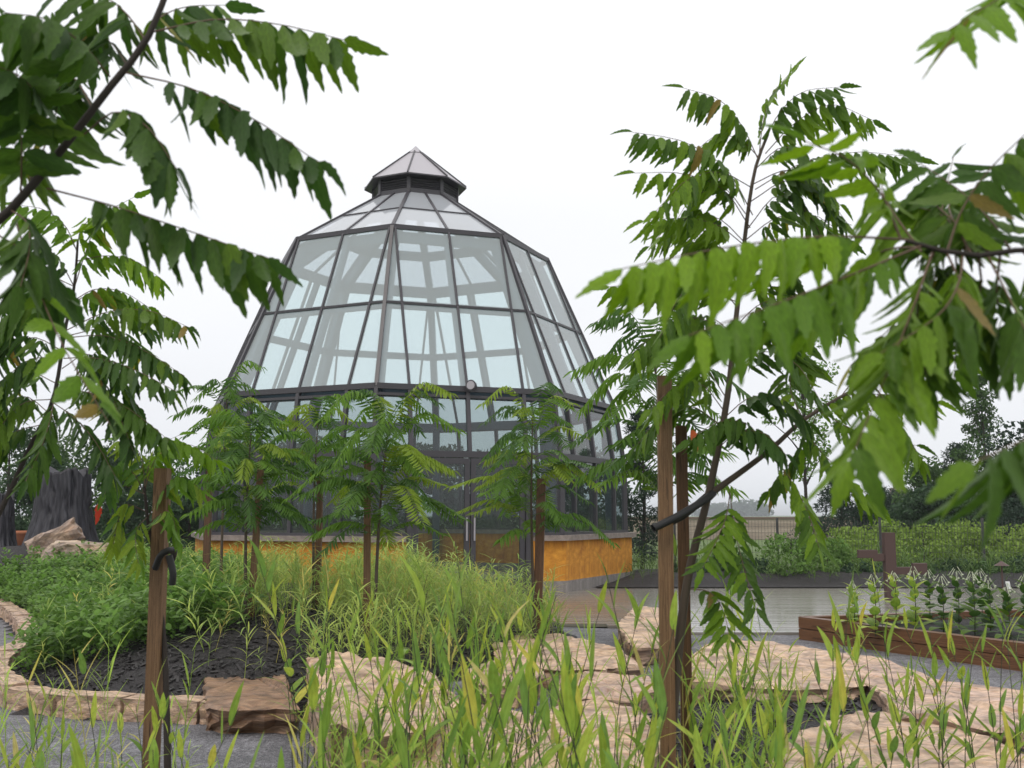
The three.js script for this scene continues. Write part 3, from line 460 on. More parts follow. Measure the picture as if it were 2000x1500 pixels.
{ // low sumac tied to the left stake
  const A = AT(5.25), base = at(332, 1520, 5.2), b0 = V(base.x, 0.0, base.z), t = thing('sumac_tree', b0, 'low sumac tied to the stake at the gravel path, with a red leaf', 'tree', 'sumac trees');
  limb(t, [b0, A([320, 1250]), A([302, 1100]), A([290, 1030]), A([282, 950])], 0.02, 0.007, 'trunk', M.barkDark, 24);
  const F = (a, b, c, o) => nearFrond(t, A(a), A(b), A(c), { len: 0.115, wid: 0.034, mats: M.sumacMid, ...o });
  F([283, 955], [330, 862, 5.2], [425, 900, 5.1], { mats: M.sumacBright }); F([290, 1010], [345, 930, 5.2], [398, 960, 5.2]); F([284, 970], [240, 900, 5.2], [205, 965, 5.1]); F([287, 1000], [245, 985, 5.2], [220, 1070, 5.1]); F([290, 1025], [330, 1000, 5.1], [350, 1060, 5.1]); F([283, 955], [270, 880, 5.3], [225, 860, 5.3]); F([288, 1010], [265, 1040, 5.1], [270, 1100, 5.0]); F([284, 960], [300, 880, 5.3], [350, 850, 5.4]);
  const rl = mesh('red_leaf', leafletNear[1], M.red, t); leafMatrix(at(191, 985, 5.2).sub(t.position), V(0.05, -1, 0), V(1, 0, 0.2), 0.1, 0.045).decompose(rl.position, rl.quaternion, rl.scale); rl.userData.label = 'single red autumn leaflet';
  mesh('leaf_stalk', tubeGeo([at(283, 965, 5.2), at(235, 950, 5.2), at(191, 985, 5.2)].map((v) => v.sub(t.position)), 0.002, 0.0012, 8, 4), M.rachis, t);
  tie(t, [A([303, 1110, 5.2]), A([318, 1080, 5.15]), A([338, 1075, 5.2]), A([330, 1100, 5.3]), A([303, 1112, 5.28])]); tie(t, [A([330, 1085, 5.15]), A([338, 1120, 5.14]), A([336, 1142, 5.15])]);
  stake(318, 915, 5.25, 0.066, 'wooden stake standing at the gravel path on the left', M.stake, 0.0, -0.05);
}
// ---------------------------------------------------------------- young staked sumacs in the bed
function youngSumac(px, depth, topPy, spread, nF, label, o = {}) {
  const top = at(px, topPy, depth), gx = top.x + (o.lean || 0), gy = hAt(gx, depth), t = thing('sumac_tree', V(gx, gy - 0.02, -depth), label, 'tree', 'sumac trees');
  const b = V(gx, gy - 0.02, -depth), H = top.y - gy, mid = V(gx + (top.x - gx) * 0.4 + rr(-0.04, 0.04), gy + H * 0.5, -depth + rr(-0.05, 0.05)), tip = V(top.x, gy + H * 0.86, -depth);
  limb(t, [b, mid, tip], 0.02, 0.006, 'trunk', o.bark || M.bark, 16);
  const curve = new THREE.CatmullRomCurve3([b, mid, tip]), lo = o.lo ?? 0.5;
  for (let i = 0; i < nF; i++) {
    const f = (i + 0.5) / nF, s = lo + (1 - lo) * f, a = i * 2.4 + rr(-0.4, 0.4), q = curve.getPointAt(Math.min(1, s)), L = spread * rr(0.55, 1.1) * (f > 0.85 ? 0.7 : 1), up = f > 0.8 ? rr(0.4, 0.7) : rr(0.1, 0.45), dx = Math.cos(a), dz = Math.sin(a);
    farFrond(t, q, V(q.x + dx * L * 0.5, q.y + L * up, q.z + dz * L * 0.5), V(q.x + dx * L, q.y + L * (up - rr(0.1, 0.4)), q.z + dz * L), { len: 0.125, wid: 0.026, droop: rr(0.25, 0.75), n: Math.round(L / 0.034), mats: o.mats });
  }
  return t;
}
youngSumac(446, 12.2, 690, 0.62, 30, 'young sumac with the highest crown, left of the greenhouse wall', { lo: 0.62 });
youngSumac(492, 10.4, 785, 0.74, 48, 'young dense sumac beside the pale stake near the mulch patch', { lo: 0.45, lean: 0.0 });
youngSumac(622, 11.6, 762, 0.62, 30, 'young thin sumac between the two denser ones before the greenhouse', { lo: 0.6 });
youngSumac(762, 10.0, 738, 0.82, 52, 'young sumac with a broad crown in front of the greenhouse corner', { lo: 0.44, lean: -0.12 });
youngSumac(1040, 11.0, 738, 0.8, 46, 'young sumac in front of the greenhouse doors', { lo: 0.46, lean: 0.02 });
youngSumac(1272, 7.2, 545, 0.64, 40, 'sumac behind the tall stake, against the right end of the greenhouse', { lo: 0.55, lean: 0.1, mats: M.sumacMid.slice(0, 3) });
stake(410, 905, 12.4, 0.07, 'dark slim stake furthest left before the greenhouse', M.stakeDark); stake(510, 900, 10.5, 0.062, 'pale stake beside the bare mulch patch', M.stake, 0.06); stake(626, 915, 11.8, 0.06, 'dark stake before the middle of the left greenhouse wall', M.stakeDark); stake(718, 893, 10.1, 0.062, 'reddish stake before the greenhouse front corner', M.stake, -0.02); stake(1058, 935, 11.1, 0.09, 'thick split stake in front of the greenhouse doors', M.stakeDark, 0.06);

// ---------------------------------------------------------------- broad-leaved grass stems in the foreground
function grassStem(x, z, H, label, group, o = {}) {
  const y0 = hAt(x, z), g = thing('grass_stem', V(x, y0, -z), label, 'grass plant', group), lx = rr(-0.22, 0.22), lz = rr(-0.15, 0.15);
  const pts = [V(0, -0.02, 0), V(lx * 0.3, H * 0.5, lz * 0.3), V(lx, H * 0.92, lz)], curve = new THREE.CatmullRomCurve3(pts);
  mesh('stem', tubeGeo(pts, 0.0028, 0.0012, 8, 4), M.stem, g);
  const n = o.n || Math.round(rr(5, 9));
  for (let i = 0; i < n; i++) {
    const s = 0.4 + 0.6 * (i + rnd() * 0.6) / n, q = curve.getPointAt(Math.min(1, s)), a = i * 2.6 + rr(-0.5, 0.5), tilt = i > n - 3 ? rr(0.03, 0.4) : rr(0.2, 1.05), d = V(Math.cos(a) * Math.sin(tilt), Math.cos(tilt), Math.sin(a) * Math.sin(tilt)), narrow = rnd() < 0.35, L = rr(0.10, 0.2) * (o.big || 1), W = (narrow ? rr(0.005, 0.009) : rr(0.016, 0.033)) * (o.big || 1);
    const l = mesh('leaf', narrow ? bladeNear[2 + Math.floor(rnd() * 2)] : bladeNear[Math.floor(rnd() * 4)], rnd() < 0.07 ? pick(M.grassYellow) : pick(M.grassLeaf), g); leafMatrix(q, d, V(-Math.sin(a), 0, Math.cos(a)), L, W).decompose(l.position, l.quaternion, l.scale);
  }
  return g;
}
{
  const zones = [
    [34, 0, 420, 3.2, 5.4, 0.35, 0.8, 'broad-leaved grass stem growing at the gravel path on the left', 'grass stems by the gravel path', 0.95],
    [9, 260, 520, 2.5, 3.2, 0.5, 0.82, 'tall bright grass stem around the stake at the gravel path', 'grass stems around the left stake', 1.35],
    [52, 600, 960, 3.0, 5.6, 0.6, 1.2, 'broad-leaved grass stem standing before the thick sandstone block', 'grass stems before the thick block', 1.1],
    [52, 900, 1270, 2.8, 5.2, 0.62, 1.28, 'broad-leaved grass stem standing before the wide low slab', 'grass stems before the wide slab', 1.15],
    [42, 1310, 1620, 2.9, 6.4, 0.45, 1.0, 'broad-leaved grass stem in the mulch pocket right of the tall stake', 'grass stems in the mulch pocket', 1.1],
    [7, 1560, 1760, 2.0, 2.5, 0.55, 0.8, 'large grass stem with wide blades before the lower right slab', 'grass stems before the corner slab', 1.3],
    [30, 1640, 2020, 4.0, 7.5, 0.55, 1.0, 'slender grass stem among the slabs by the timber planter', 'grass stems by the planter', 0.95],
  ];
  for (const [n, p0, p1, z0, z1, h0, h1, label, group, big] of zones) for (let i = 0; i < n; i++) { let z, x; for (let k = 0; k < 25; k++) { z = rr(z0, z1); x = (p0 + (p1 - p0) * (i + rnd()) / n + 30 * Math.sin(i * 2.1) + rr(-3, 3) * k - 1000) / FPX * z; if (!onSlab(x, z)) break; } grassStem(x, z, rr(h0, h1) * (rnd() < 0.2 ? 1.12 : 1), label, group, { big }); }
}

// ---------------------------------------------------------------- grass mass and ground cover
function sprigGeo(n, len, wid, H, spread, bend) { // one stem with narrow leaves
  const parts = []; const st = tubeGeo([V(0, 0, 0), V(0.02, H * 0.5, 0.01), V(0.05, H, 0.03)], 0.003, 0.001, 4, 3); parts.push(st);
  for (let i = 0; i < n; i++) { const s = 0.25 + 0.75 * i / n, a = i * 2.4 + rr(-0.5, 0.5), t = rr(0.3, spread), g = bladeGeo(5, 0.3, rr(0.1, bend), 0, strap, 3 + i); parts.push(g.applyMatrix4(leafMatrix(V(0.04 * s, H * s, 0.02 * s), V(Math.cos(a) * Math.sin(t), Math.cos(t), Math.sin(a) * Math.sin(t)), V(-Math.sin(a), 0, Math.cos(a)), len * rr(0.7, 1.2), wid * rr(0.8, 1.2)))); }
  return mergeGeometries(parts);
}
function mass(name, geos, mat, n, place, tint, label, category) {
  const root = new THREE.Group(); root.name = name; root.userData = { kind: 'stuff', label, category }; scene.add(root);
  const m = new THREE.Matrix4(), q = new THREE.Quaternion(), e = new THREE.Euler(), c = new THREE.Color();
  geos.forEach((g, k) => { const cnt = Math.floor(n / geos.length), im = new THREE.InstancedMesh(g, mat, cnt); im.name = name + '_clumps'; im.castShadow = im.receiveShadow = true; for (let i = 0; i < cnt; i++) { const [p, s] = place(); e.set(rr(-0.28, 0.28), rr(0, 6.3), rr(-0.28, 0.28)); m.compose(p, q.setFromEuler(e), V(s, s, s)); im.setMatrixAt(i, m); const t = tint(); im.setColorAt(i, c.setRGB(t[0], t[1], t[2])); } root.add(im); });
}
const bare = (x, z) => ((x + 2.3) / 1.0) ** 2 + ((z - 9.2) / 1.1) ** 2 < 1 || ((x + 3.0) / 1.3) ** 2 + ((z - 8.3) / 0.7) ** 2 < 1;
mass('grass', [sprigGeo(13, 0.15, 0.013, 0.55, 1.3, 0.6), sprigGeo(12, 0.18, 0.012, 0.72, 1.1, 0.8), sprigGeo(11, 0.13, 0.014, 0.42, 1.4, 0.6), sprigGeo(14, 0.12, 0.011, 0.64, 1.5, 0.7), sprigGeo(9, 0.2, 0.014, 0.5, 0.9, 0.7)], M.grassMass, 2300, () => {
  let x, z; for (;;) { x = rr(-6.2, 0.7); z = rr(8.2, 17.4); if (!inside(bedPoly, x, z) || edgeDist(bedPoly, x, z) < 0.15) continue; if (bare(x, z) && rnd() > 0.4) continue; if (x > -3.0 && x < -1.9 && z > 11.5 && rnd() > 0.3) continue; if (x < -2.4 - (z - 8) * 0.16 && z < 15 && rnd() > 0.09) continue; if (z < 9.6 && rnd() > 0.65) continue; if (fbm(x * 1.3, z * 1.3, 4, 2) < 0.0 && rnd() > 0.4) continue; break; }
  return [V(x, hAt(x, z) - 0.01, -z), rr(0.4, 1.15) * (z > 14 ? 0.8 : 1)];
}, () => { const k = rr(0.8, 1.35), y = rnd(); return y < 0.1 ? [0.58 * k, 0.52 * k, 0.14 * k] : y < 0.4 ? [0.46 * k, 0.56 * k, 0.13 * k] : [0.33 * k, 0.46 * k, 0.11 * k]; }, 'dense light green grass filling the bed before the greenhouse', 'grass');
{ // low leafy ground cover on the left
  const sprig = (n, H) => { const parts = []; for (let i = 0; i < n; i++) { const a = rr(0, 6.3), r = rr(0, 0.13), t = rr(0.5, 1.3); const g = bladeGeo(3, 0.2, 0.2, 0, (u) => Math.pow(Math.sin(Math.PI * (0.05 + 0.92 * u)), 0.6), 3 + i); parts.push(g.applyMatrix4(leafMatrix(V(Math.cos(a) * r, H * Math.sqrt(rnd()), Math.sin(a) * r), V(Math.cos(a * 3) * Math.sin(t), Math.cos(t), Math.sin(a * 3) * Math.sin(t)), V(-Math.sin(a * 3), 0, Math.cos(a * 3)), rr(0.03, 0.055), rr(0.022, 0.036)))); } return mergeGeometries(parts); };
  mass('ground_cover', [sprig(36, 0.26), sprig(36, 0.32), sprig(30, 0.22)], M.cover, 2400, () => { let x, z; for (;;) { z = rr(8.6, 17.6); x = rr(-9.5, -2.0); if (!inside(bedPoly, x, z) || edgeDist(bedPoly, x, z) < 0.2) continue; const lim = -2.3 - (z - 8) * 0.2; if (x > lim + 0.15) continue; if (z < 8.9 + 0.3 * Math.sin(x * 3) || (x > -3.3 && z < 9.3)) continue; break; } return [V(x, hAt(x, z) - 0.03, -z), rr(0.5, 1.6)]; }, () => { const k = rr(0.7, 1.2); return [0.155 * k, 0.29 * k, 0.05 * k]; }, 'low leafy green ground cover beside the curved stone edging', 'ground cover');
}

{ // fine thin-bladed grass between the foreground stems
  const zs = [[600, 1270, 3.2, 6.2, 0.6], [1310, 1640, 3.2, 6.8, 0.3], [0, 420, 3.4, 6.8, 0.12]];
  mass('grass', [sprigGeo(9, 0.18, 0.009, 0.6, 0.8, 0.35), sprigGeo(8, 0.22, 0.008, 0.75, 0.7, 0.4), sprigGeo(10, 0.15, 0.010, 0.45, 1.0, 0.5)], M.grassMass, 130, () => { let r = rnd(), k = r < 0.6 ? 0 : r < 0.88 ? 1 : 2; const [p0, p1, z0, z1] = zs[k]; let z, x; for (let j = 0; j < 25; j++) { z = rr(z0, z1); x = (rr(p0, p1) - 1000) / FPX * z; if (!onSlab(x, z)) break; } return [V(x, hAt(x, z) - 0.01, -z), rr(0.6, 1.25)]; }, () => { const k = rr(0.85, 1.3), y = rnd(); return y < 0.15 ? [0.6 * k, 0.55 * k, 0.16 * k] : [0.38 * k, 0.54 * k, 0.09 * k]; }, 'fine thin-bladed grass between the taller foreground stems', 'grass');
}

// ---------------------------------------------------------------- stump and boulders at the left
function stumpGeo(R, H, o) {
  const n = 140, rows = 30, p = [], uv = [], ix = [];
  for (let j = 0; j <= rows; j++) for (let i = 0; i < n; i++) { const a = i / n * 6.2832, t = j / rows, topv = H * (0.9 + 0.22 * fbm(Math.cos(a) * 1.6 + o, Math.sin(a) * 1.6, 3, 3)), flute = 0.13 * Math.abs(fbm(Math.cos(a) * 3.2 + o, Math.sin(a) * 3.2, t * 0.5, 3)) + 0.05 * fbm(Math.cos(a) * 9, Math.sin(a) * 9 + o, t * 1.2, 3), groove = (0.12 + 0.2 * fbm(Math.cos(a) * 4, Math.sin(a) * 4, o, 2)) * Math.pow(Math.max(0, Math.sin(a * 8 + 9 * fbm(Math.cos(a) * 2 + o, Math.sin(a) * 2, t * 1.1, 3))), 3), r = R * (1 - 0.16 * t + 0.28 * Math.pow(1 - t, 4)) * (1 - flute * 1.9 - groove); p.push(Math.cos(a) * r, t * topv, Math.sin(a) * r); uv.push(i / n * 4, t * 1.5); }
  for (let j = 0; j < rows; j++) for (let i = 0; i < n; i++) { const a = j * n + i, b = j * n + (i + 1) % n; ix.push(a, a + n, b + n, a, b + n, b); }
  const c = p.length / 3; p.push(0, H * 0.86, 0); uv.push(0, 0); for (let i = 0; i < n; i++) ix.push(rows * n + i, c, rows * n + (i + 1) % n);
  const g = new THREE.BufferGeometry(); g.setAttribute('position', new THREE.Float32BufferAttribute(p, 3)); g.setAttribute('uv', new THREE.Float32BufferAttribute(uv, 2)); g.setIndex(ix); g.computeVertexNormals(); return g;
}
function stumpAt(px, z, R, topPy, label) { const q = at(px, topPy, z), y = hAt(q.x, z) - 0.05, m = mesh('tree_stump', stumpGeo(R, q.y - y, rr(0, 30)), M.stump); m.position.set(q.x, y, -z); return tag(m, label, 'stump', 'dark tree stumps'); }
stumpAt(128, 20, 0.56, 905, 'big charcoal-grey fluted tree stump behind the boulders'); stumpAt(2, 20.5, 0.3, 955, 'narrow dark stump at the left edge');
function boulder(px, py, z, sx, sy, sz, label, mat, turn) { // rough rock with split faces
  const g = new THREE.IcosahedronGeometry(1, 5), p = g.attributes.position, o = rr(0, 60), v = V();
  for (let i = 0; i < p.count; i++) { v.fromBufferAttribute(p, i); const k = Math.max(Math.abs(v.x), Math.abs(v.y) * 1.1, Math.abs(v.z), 0.72); v.multiplyScalar(1 / k * 0.82); v.multiplyScalar(1 + 0.5 * fbm(v.x * 1.3 + o, v.y * 1.3, v.z * 1.3, 4)); v.y += 0.07 * Math.sin(v.y * 16 + fbm(v.x * 2, v.z * 2, o, 2) * 6) * 0.4; p.setXYZ(i, v.x * sx, v.y * sy, v.z * sz); }
  const f = g; const uv = new Float32Array(p.count * 2); for (let i = 0; i < p.count; i++) { uv[2 * i] = (p.getX(i) + p.getZ(i)) * 0.8; uv[2 * i + 1] = p.getY(i) * 1.4 + p.getZ(i) * 0.3; } f.setAttribute('uv', new THREE.BufferAttribute(uv, 2)); f.computeVertexNormals();
  const m = mesh('boulder', f, mat); m.position.copy(at(px, py, z)); m.rotation.set(0, turn, rr(-0.1, 0.1)); return tag(m, label, 'boulder', 'boulders by the stump');
}
{ const b = boulder(112, 1064, 18.4, 0.5, 0.36, 0.4, 'pointed brown cracked boulder leaning before the stump', M.greystone, 0.3); b.rotation.z = 0.5; b.material = M.brownstone.clone(); b.material.color.setRGB(0.44, 0.40, 0.40); }
boulder(165, 1085, 17.4, 0.62, 0.27, 0.42, 'pale grey boulder in front of the pointed brown one', M.greystone, -0.2);
boulder(235, 1112, 17.0, 0.4, 0.14, 0.3, 'small flat pale rock right of the grey boulder', M.greystone, 0.4);
{ const q = at(38, 1048, 22), y = hAt(q.x, 22); const g = new THREE.LatheGeometry([[0.0, 0], [0.2, 0], [0.26, 0.34], [0.29, 0.36], [0.29, 0.42], [0.25, 0.42], [0.23, 0.36], [0, 0.35]].map((v) => new THREE.Vector2(v[0], v[1])), 24), m = mesh('flower_pot', g, M.terracotta); m.position.set(q.x, y, -22); tag(m, 'terracotta pot between the two dark stumps', 'pot'); }

// ---------------------------------------------------------------- timber planter with white flowers
{
  const t = thing('timber_planter', V(3.3, 0, -12.3), 'long low timber planter with dark soil beside the boardwalk', 'planter'), c = [[3.3, 12.3], [5.4, 8.4], [8.6, 9.6], [6.2, 13.2]], loc = (q, y) => V(q[0] - 3.3, y, -q[1] + 12.3);
  for (let i = 0; i < 4; i++) for (const y of [0.06, 0.19]) { const a = loc(c[i], y), b = loc(c[(i + 1) % 4], y); mesh('beam', barGeo(a, b, 0.122, 0.12 - (i % 2) * 0.006, V().crossVectors(b.clone().sub(a), V(0, 1, 0)).normalize()), M.timber, t); }
  const soil = new THREE.Shape(c.map((q) => new THREE.Vector2(q[0] - 3.3, q[1] - 12.3))), sg = new THREE.ShapeGeometry(soil); sg.rotateX(-Math.PI / 2); sg.translate(0, 0.17, 0); mesh('soil', planarUV(sg, 0.8), M.mulch, t);
}
function floweringPlant(x, z, H, label, dark) { // upright leafy plant topped by drooping white trumpets
  const g = thing('flowering_plant', V(x, 0.17, -z), label, 'plant', 'flowering plants in the timber planter');
  mesh('stem', tubeGeo([V(0, -0.02, 0), V(0.01, H * 0.5, 0.01), V(0, H, 0)], 0.006, 0.003, 6, 5), M.stem, g);
  const mats = dark ? M.sumac : M.grassLeaf;
  for (let i = 0; i < 18; i++) { const s = i / 18, a = i * 2.4, tl = 0.65 + 0.55 * (1 - s) + rr(-0.25, 0.25), l = mesh('leaf', bladeNear[2 + i % 2], mats[1 + i % 2], g); leafMatrix(V(0, 0.02 + H * 0.85 * s, 0), V(Math.cos(a) * Math.sin(tl), Math.cos(tl), Math.sin(a) * Math.sin(tl)), V(-Math.sin(a), 0, Math.cos(a)), 0.26 * (1.1 - 0.6 * s), 0.12 * (1.1 - 0.6 * s)).decompose(l.position, l.quaternion, l.scale); }
  const tg = new THREE.CylinderGeometry(0.004, 0.003, 0.09, 5), mg = new THREE.ConeGeometry(0.016, 0.02, 6), fl = mergeGeometries([tg, mg.translate(0, -0.05, 0)]);
  for (let i = 0; i < 7; i++) { const a = i * 0.9 + rr(-0.2, 0.2), m = mesh('flower', fl, M.white, g); m.position.set(Math.cos(a) * 0.045, H - 0.05 + rr(-0.03, 0.03), Math.sin(a) * 0.045); m.rotation.set(-Math.sin(a) * 0.6, 0, Math.cos(a) * 0.6); }
}
for (const [px, z, H, d] of [[1655, 11.8, 0.5, 0], [1695, 11.2, 0.62, 0], [1772, 11.6, 0.66, 0], [1735, 12.2, 0.6, 0], [1825, 11.2, 0.6, 1], [1855, 11.6, 0.66, 1], [1885, 11.0, 0.64, 1], [1915, 11.4, 0.58, 1], [1950, 10.6, 0.55, 1], [1985, 11.2, 0.6, 1], [1800, 12.4, 0.6, 1], [1900, 12.2, 0.62, 1]]) floweringPlant((px - 1000) / FPX * z, z, H, d ? 'dark-leaved plant with drooping white flowers in the timber planter' : 'pale green plant with drooping white flowers at the planter corner', d);

// ---------------------------------------------------------------- far side: shrubs, fence, trees, wall, chimney
function crownGeo(n, f, leaf, rnds) { // leaf faces spread through a volume; f gives a point and outward direction
  const p = [], ix = []; let c = 0; const a = V(), b = V(), d = V();
  for (let i = 0; i < n; i++) { const [q, s] = f(); d.set(rr(-1, 1), rr(-0.6, 1), rr(-1, 1)).normalize(); a.set(rr(-1, 1), rr(-1, 1), rr(-1, 1)).cross(d).normalize(); b.crossVectors(d, a); const L = leaf * rr(0.6, 1.3) * (s || 1), W = L * rnds; p.push(q.x - a.x * L, q.y - a.y * L, q.z - a.z * L, q.x + b.x * W, q.y + b.y * W, q.z + b.z * W, q.x + a.x * L, q.y + a.y * L, q.z + a.z * L, q.x - b.x * W, q.y - b.y * W, q.z - b.z * W); ix.push(c, c + 1, c + 2, c, c + 2, c + 3); c += 4; }
  const g = new THREE.BufferGeometry(); g.setAttribute('position', new THREE.Float32BufferAttribute(p, 3)); g.setIndex(ix); g.computeVertexNormals(); return g;
}
function broadTree(px, z, topPy, w, label, col, o = {}) {
  const top = at(px, topPy, z), t = thing(o.shrub ? 'shrub' : o.conifer ? 'pine_tree' : 'broadleaf_tree', V(top.x, o.y0 || 0, -z), label, o.shrub ? 'shrub' : 'tree', o.group || 'background trees'), H = top.y - (o.y0 || 0), lo = o.lo ?? 0.25;
  mesh('trunk', tubeGeo([V(0, -0.05, 0), V(rr(-0.1, 0.1), H * 0.5, 0), V(0, H * 0.95, 0)], o.tr || 0.07, 0.012, 8, 6), M.barkDark, t);
  const blobs = []; const nb = o.blobs || 26;
  for (let i = 0; i < nb; i++) { const s = lo + (1 - lo) * Math.pow((i + 0.5) / nb, 0.9), rad = w * (o.conifer ? (1.05 - s) * 1.25 : Math.sqrt(Math.max(0.02, 1 - ((s - lo - 0.35 * (1 - lo)) / (0.68 * (1 - lo))) ** 2))), a = rr(0, 6.3), r = rad * Math.sqrt(rnd()); blobs.push([V(Math.cos(a) * r, H * s * rr(0.95, 1.0), Math.sin(a) * r), (o.br || 0.34) * w * rr(0.6, 1.2) * (o.conifer ? 1.15 - s * 0.6 : 1)]); }
  if (!o.shrub) for (let i = 0; i < 8; i++) { const b = blobs[Math.floor(i * nb / 8)]; mesh('limb', tubeGeo([V(0, b[0].y * 0.75, 0), V(b[0].x * 0.5, b[0].y * 0.9, b[0].z * 0.5), b[0]], 0.022, 0.006, 5, 4), M.barkDark, t); }
  mesh('crown', crownGeo(o.n || 2600, () => { const b = pick(blobs), u = V(rr(-1, 1), rr(-1, 1), rr(-1, 1)); while (u.lengthSq() > 1) u.set(rr(-1, 1), rr(-1, 1), rr(-1, 1)); return [V(b[0].x + u.x * b[1], b[0].y + u.y * b[1] * 0.7, b[0].z + u.z * b[1])]; }, o.leaf || 0.06, o.slim || 0.5), M.crown(...col), t);
}
const G1 = [0.07, 0.13, 0.04], G2 = [0.045, 0.085, 0.04], G3 = [0.13, 0.24, 0.05], DK = [0.03, 0.055, 0.035];
// right
broadTree(1565, 23, 640, 0.8, 'slender young tree with airy light foliage behind the boardwalk', G3, { lo: 0.42, tr: 0.05, n: 1700, br: 0.3, leaf: 0.05 });
broadTree(1912, 34, 728, 1.35, 'tall pointed broadleaf tree at the right beyond the fence', G1, { lo: 0.2, n: 5200, br: 0.36, conifer: true, blobs: 40 });
broadTree(1868, 38, 868, 1.4, 'dark pine with upright shoots left of the tall pointed tree', DK, { conifer: true, lo: 0.05, n: 7000, slim: 0.18, leaf: 0.1, br: 0.42, blobs: 34 });
broadTree(1800, 36, 905, 1.3, 'bushy green tree beside the distant chimney', G1, { lo: 0.06, n: 6500, leaf: 0.075, br: 0.42 });
broadTree(1985, 33, 880, 1.4, 'dense green tree at the right edge beyond the fence', G2, { lo: 0.06, n: 6500, leaf: 0.075, br: 0.42 });
broadTree(1640, 40, 925, 1.4, 'dark pine standing behind the slender young tree', DK, { conifer: true, lo: 0.05, n: 6500, slim: 0.2, leaf: 0.1, br: 0.42, blobs: 34 });
broadTree(1715, 42, 955, 1.5, 'low dark pine below the chimney', DK, { conifer: true, lo: 0.02, n: 6500, slim: 0.2, leaf: 0.1, br: 0.45, blobs: 34 });
broadTree(1930, 40, 930, 1.8, 'broad dark evergreen low behind the pointed tree', DK, { lo: 0.03, n: 7000, slim: 0.25, leaf: 0.09, br: 0.42 });
broadTree(2040, 30, 800, 1.7, 'tall dark tree cut by the right edge beyond the fence', DK, { lo: 0.04, n: 7500, leaf: 0.08, br: 0.42 });
broadTree(1835, 33, 960, 1.5, 'low wide dark bush-like tree between the pines', G2, { lo: 0.03, n: 6500, leaf: 0.08, br: 0.42 });
broadTree(1760, 39, 968, 1.6, 'low dark evergreen right below the chimney', DK, { lo: 0.03, n: 6500, leaf: 0.09, br: 0.42, slim: 0.25 });
broadTree(1960, 36, 905, 1.6, 'dark rounded evergreen right of the pointed tree', DK, { lo: 0.03, n: 7000, leaf: 0.09, br: 0.42, slim: 0.25 });
broadTree(1250, 27, 800, 1.0, 'dark conifer against the right end of the greenhouse', DK, { conifer: true, lo: 0.04, n: 5200, slim: 0.16, leaf: 0.09, br: 0.4 });
// left and behind the greenhouse
[[20, 31, 830, 1.7, G2], [110, 34, 860, 1.8, G1], [215, 32, 880, 1.6, G2], [310, 36, 900, 1.7, G1], [375, 30, 945, 0.9, G2]].forEach(([px, z, ty, w, col], i) => broadTree(px, z, ty, w, ['leafy dark tree at the far left edge behind the stumps', 'wide leafy tree directly behind the big stump', 'dark leafy tree right of the big stump', 'rounded tree between the stump and the greenhouse', 'small shrubby tree against the greenhouse left side'][i], col, { lo: 0.05, n: 7000, leaf: 0.075, br: 0.42 }));
[[470, 33, 880, 1.7], [590, 34, 868, 1.8], [720, 33, 885, 1.7], [850, 35, 872, 1.9], [985, 33, 890, 1.7], [1110, 34, 870, 1.8]].forEach(([px, z, ty, w], i) => broadTree(px, z, ty, w, 'dark tree seen through the lower panes behind the greenhouse', i % 2 ? G2 : DK, { lo: 0.03, n: 6500, leaf: 0.09, br: 0.42, group: 'trees behind the greenhouse' }));
// shrubs by the boardwalk
[[1420, 22.5, 1085, 0.5, G1], [1545, 22, 1050, 0.75, G3], [1610, 22.4, 1062, 0.6, G3], [1480, 22, 1100, 0.4, G2], [1690, 22, 1110, 0.5, G2], [1790, 22, 1112, 0.5, G1], [1860, 22.4, 1105, 0.55, G2], [1930, 22, 1108, 0.55, G1], [1990, 22.4, 1100, 0.6, G2], [1350, 22, 1105, 0.5, G2]].forEach(([px, z, ty, w, col], i) => broadTree(px, z, ty, w, ['low green shrub at the left start of the wire fence', 'rounded yellow-green shrub before the beige wall', 'yellow-green shrub round the slender trunk', 'small dark shrub between the yellow-green ones', 'low shrub left of the rusty signpost', 'low shrub right of the rusty signpost', 'low dark shrub before the fence, third from the right edge', 'low shrub beside the path light', 'dark shrub at the right edge before the fence', 'low shrub behind the tall stakes'][i], col, { shrub: true, lo: 0.05, n: 1500, leaf: 0.045, y0: 0.15, tr: 0.02, group: 'shrubs before the fence', blobs: 14, br: 0.45 }));
[[1660, 28, 1040], [1730, 29, 1030], [1800, 28, 1035], [1870, 29, 1028], [1940, 28, 1034], [2005, 29, 1030]].forEach(([px, z, ty], i) => broadTree(px, z, ty, 1.1, 'bright yellow-green shrub in the row beyond the wire fence', [0.2, 0.3, 0.05], { shrub: true, lo: 0.03, n: 2200, leaf: 0.06, tr: 0.02, group: 'yellow-green shrubs beyond the fence', blobs: 16, br: 0.45 }));
mass('grass', [sprigGeo(11, 0.2, 0.016, 0.4, 1.3, 0.6), sprigGeo(10, 0.16, 0.02, 0.3, 1.4, 0.6)], M.grassMass, 420, () => { const z = rr(20.6, 24.2), x = rr(1.9, 14); return [V(x, hAt(x, z) - 0.01, -z), rr(0.5, 1.4)]; }, () => { const k = rr(0.7, 1.2); return [0.13 * k, 0.22 * k, 0.05 * k]; }, 'low dark green planting in the mulch strip behind the boardwalk', 'grass');
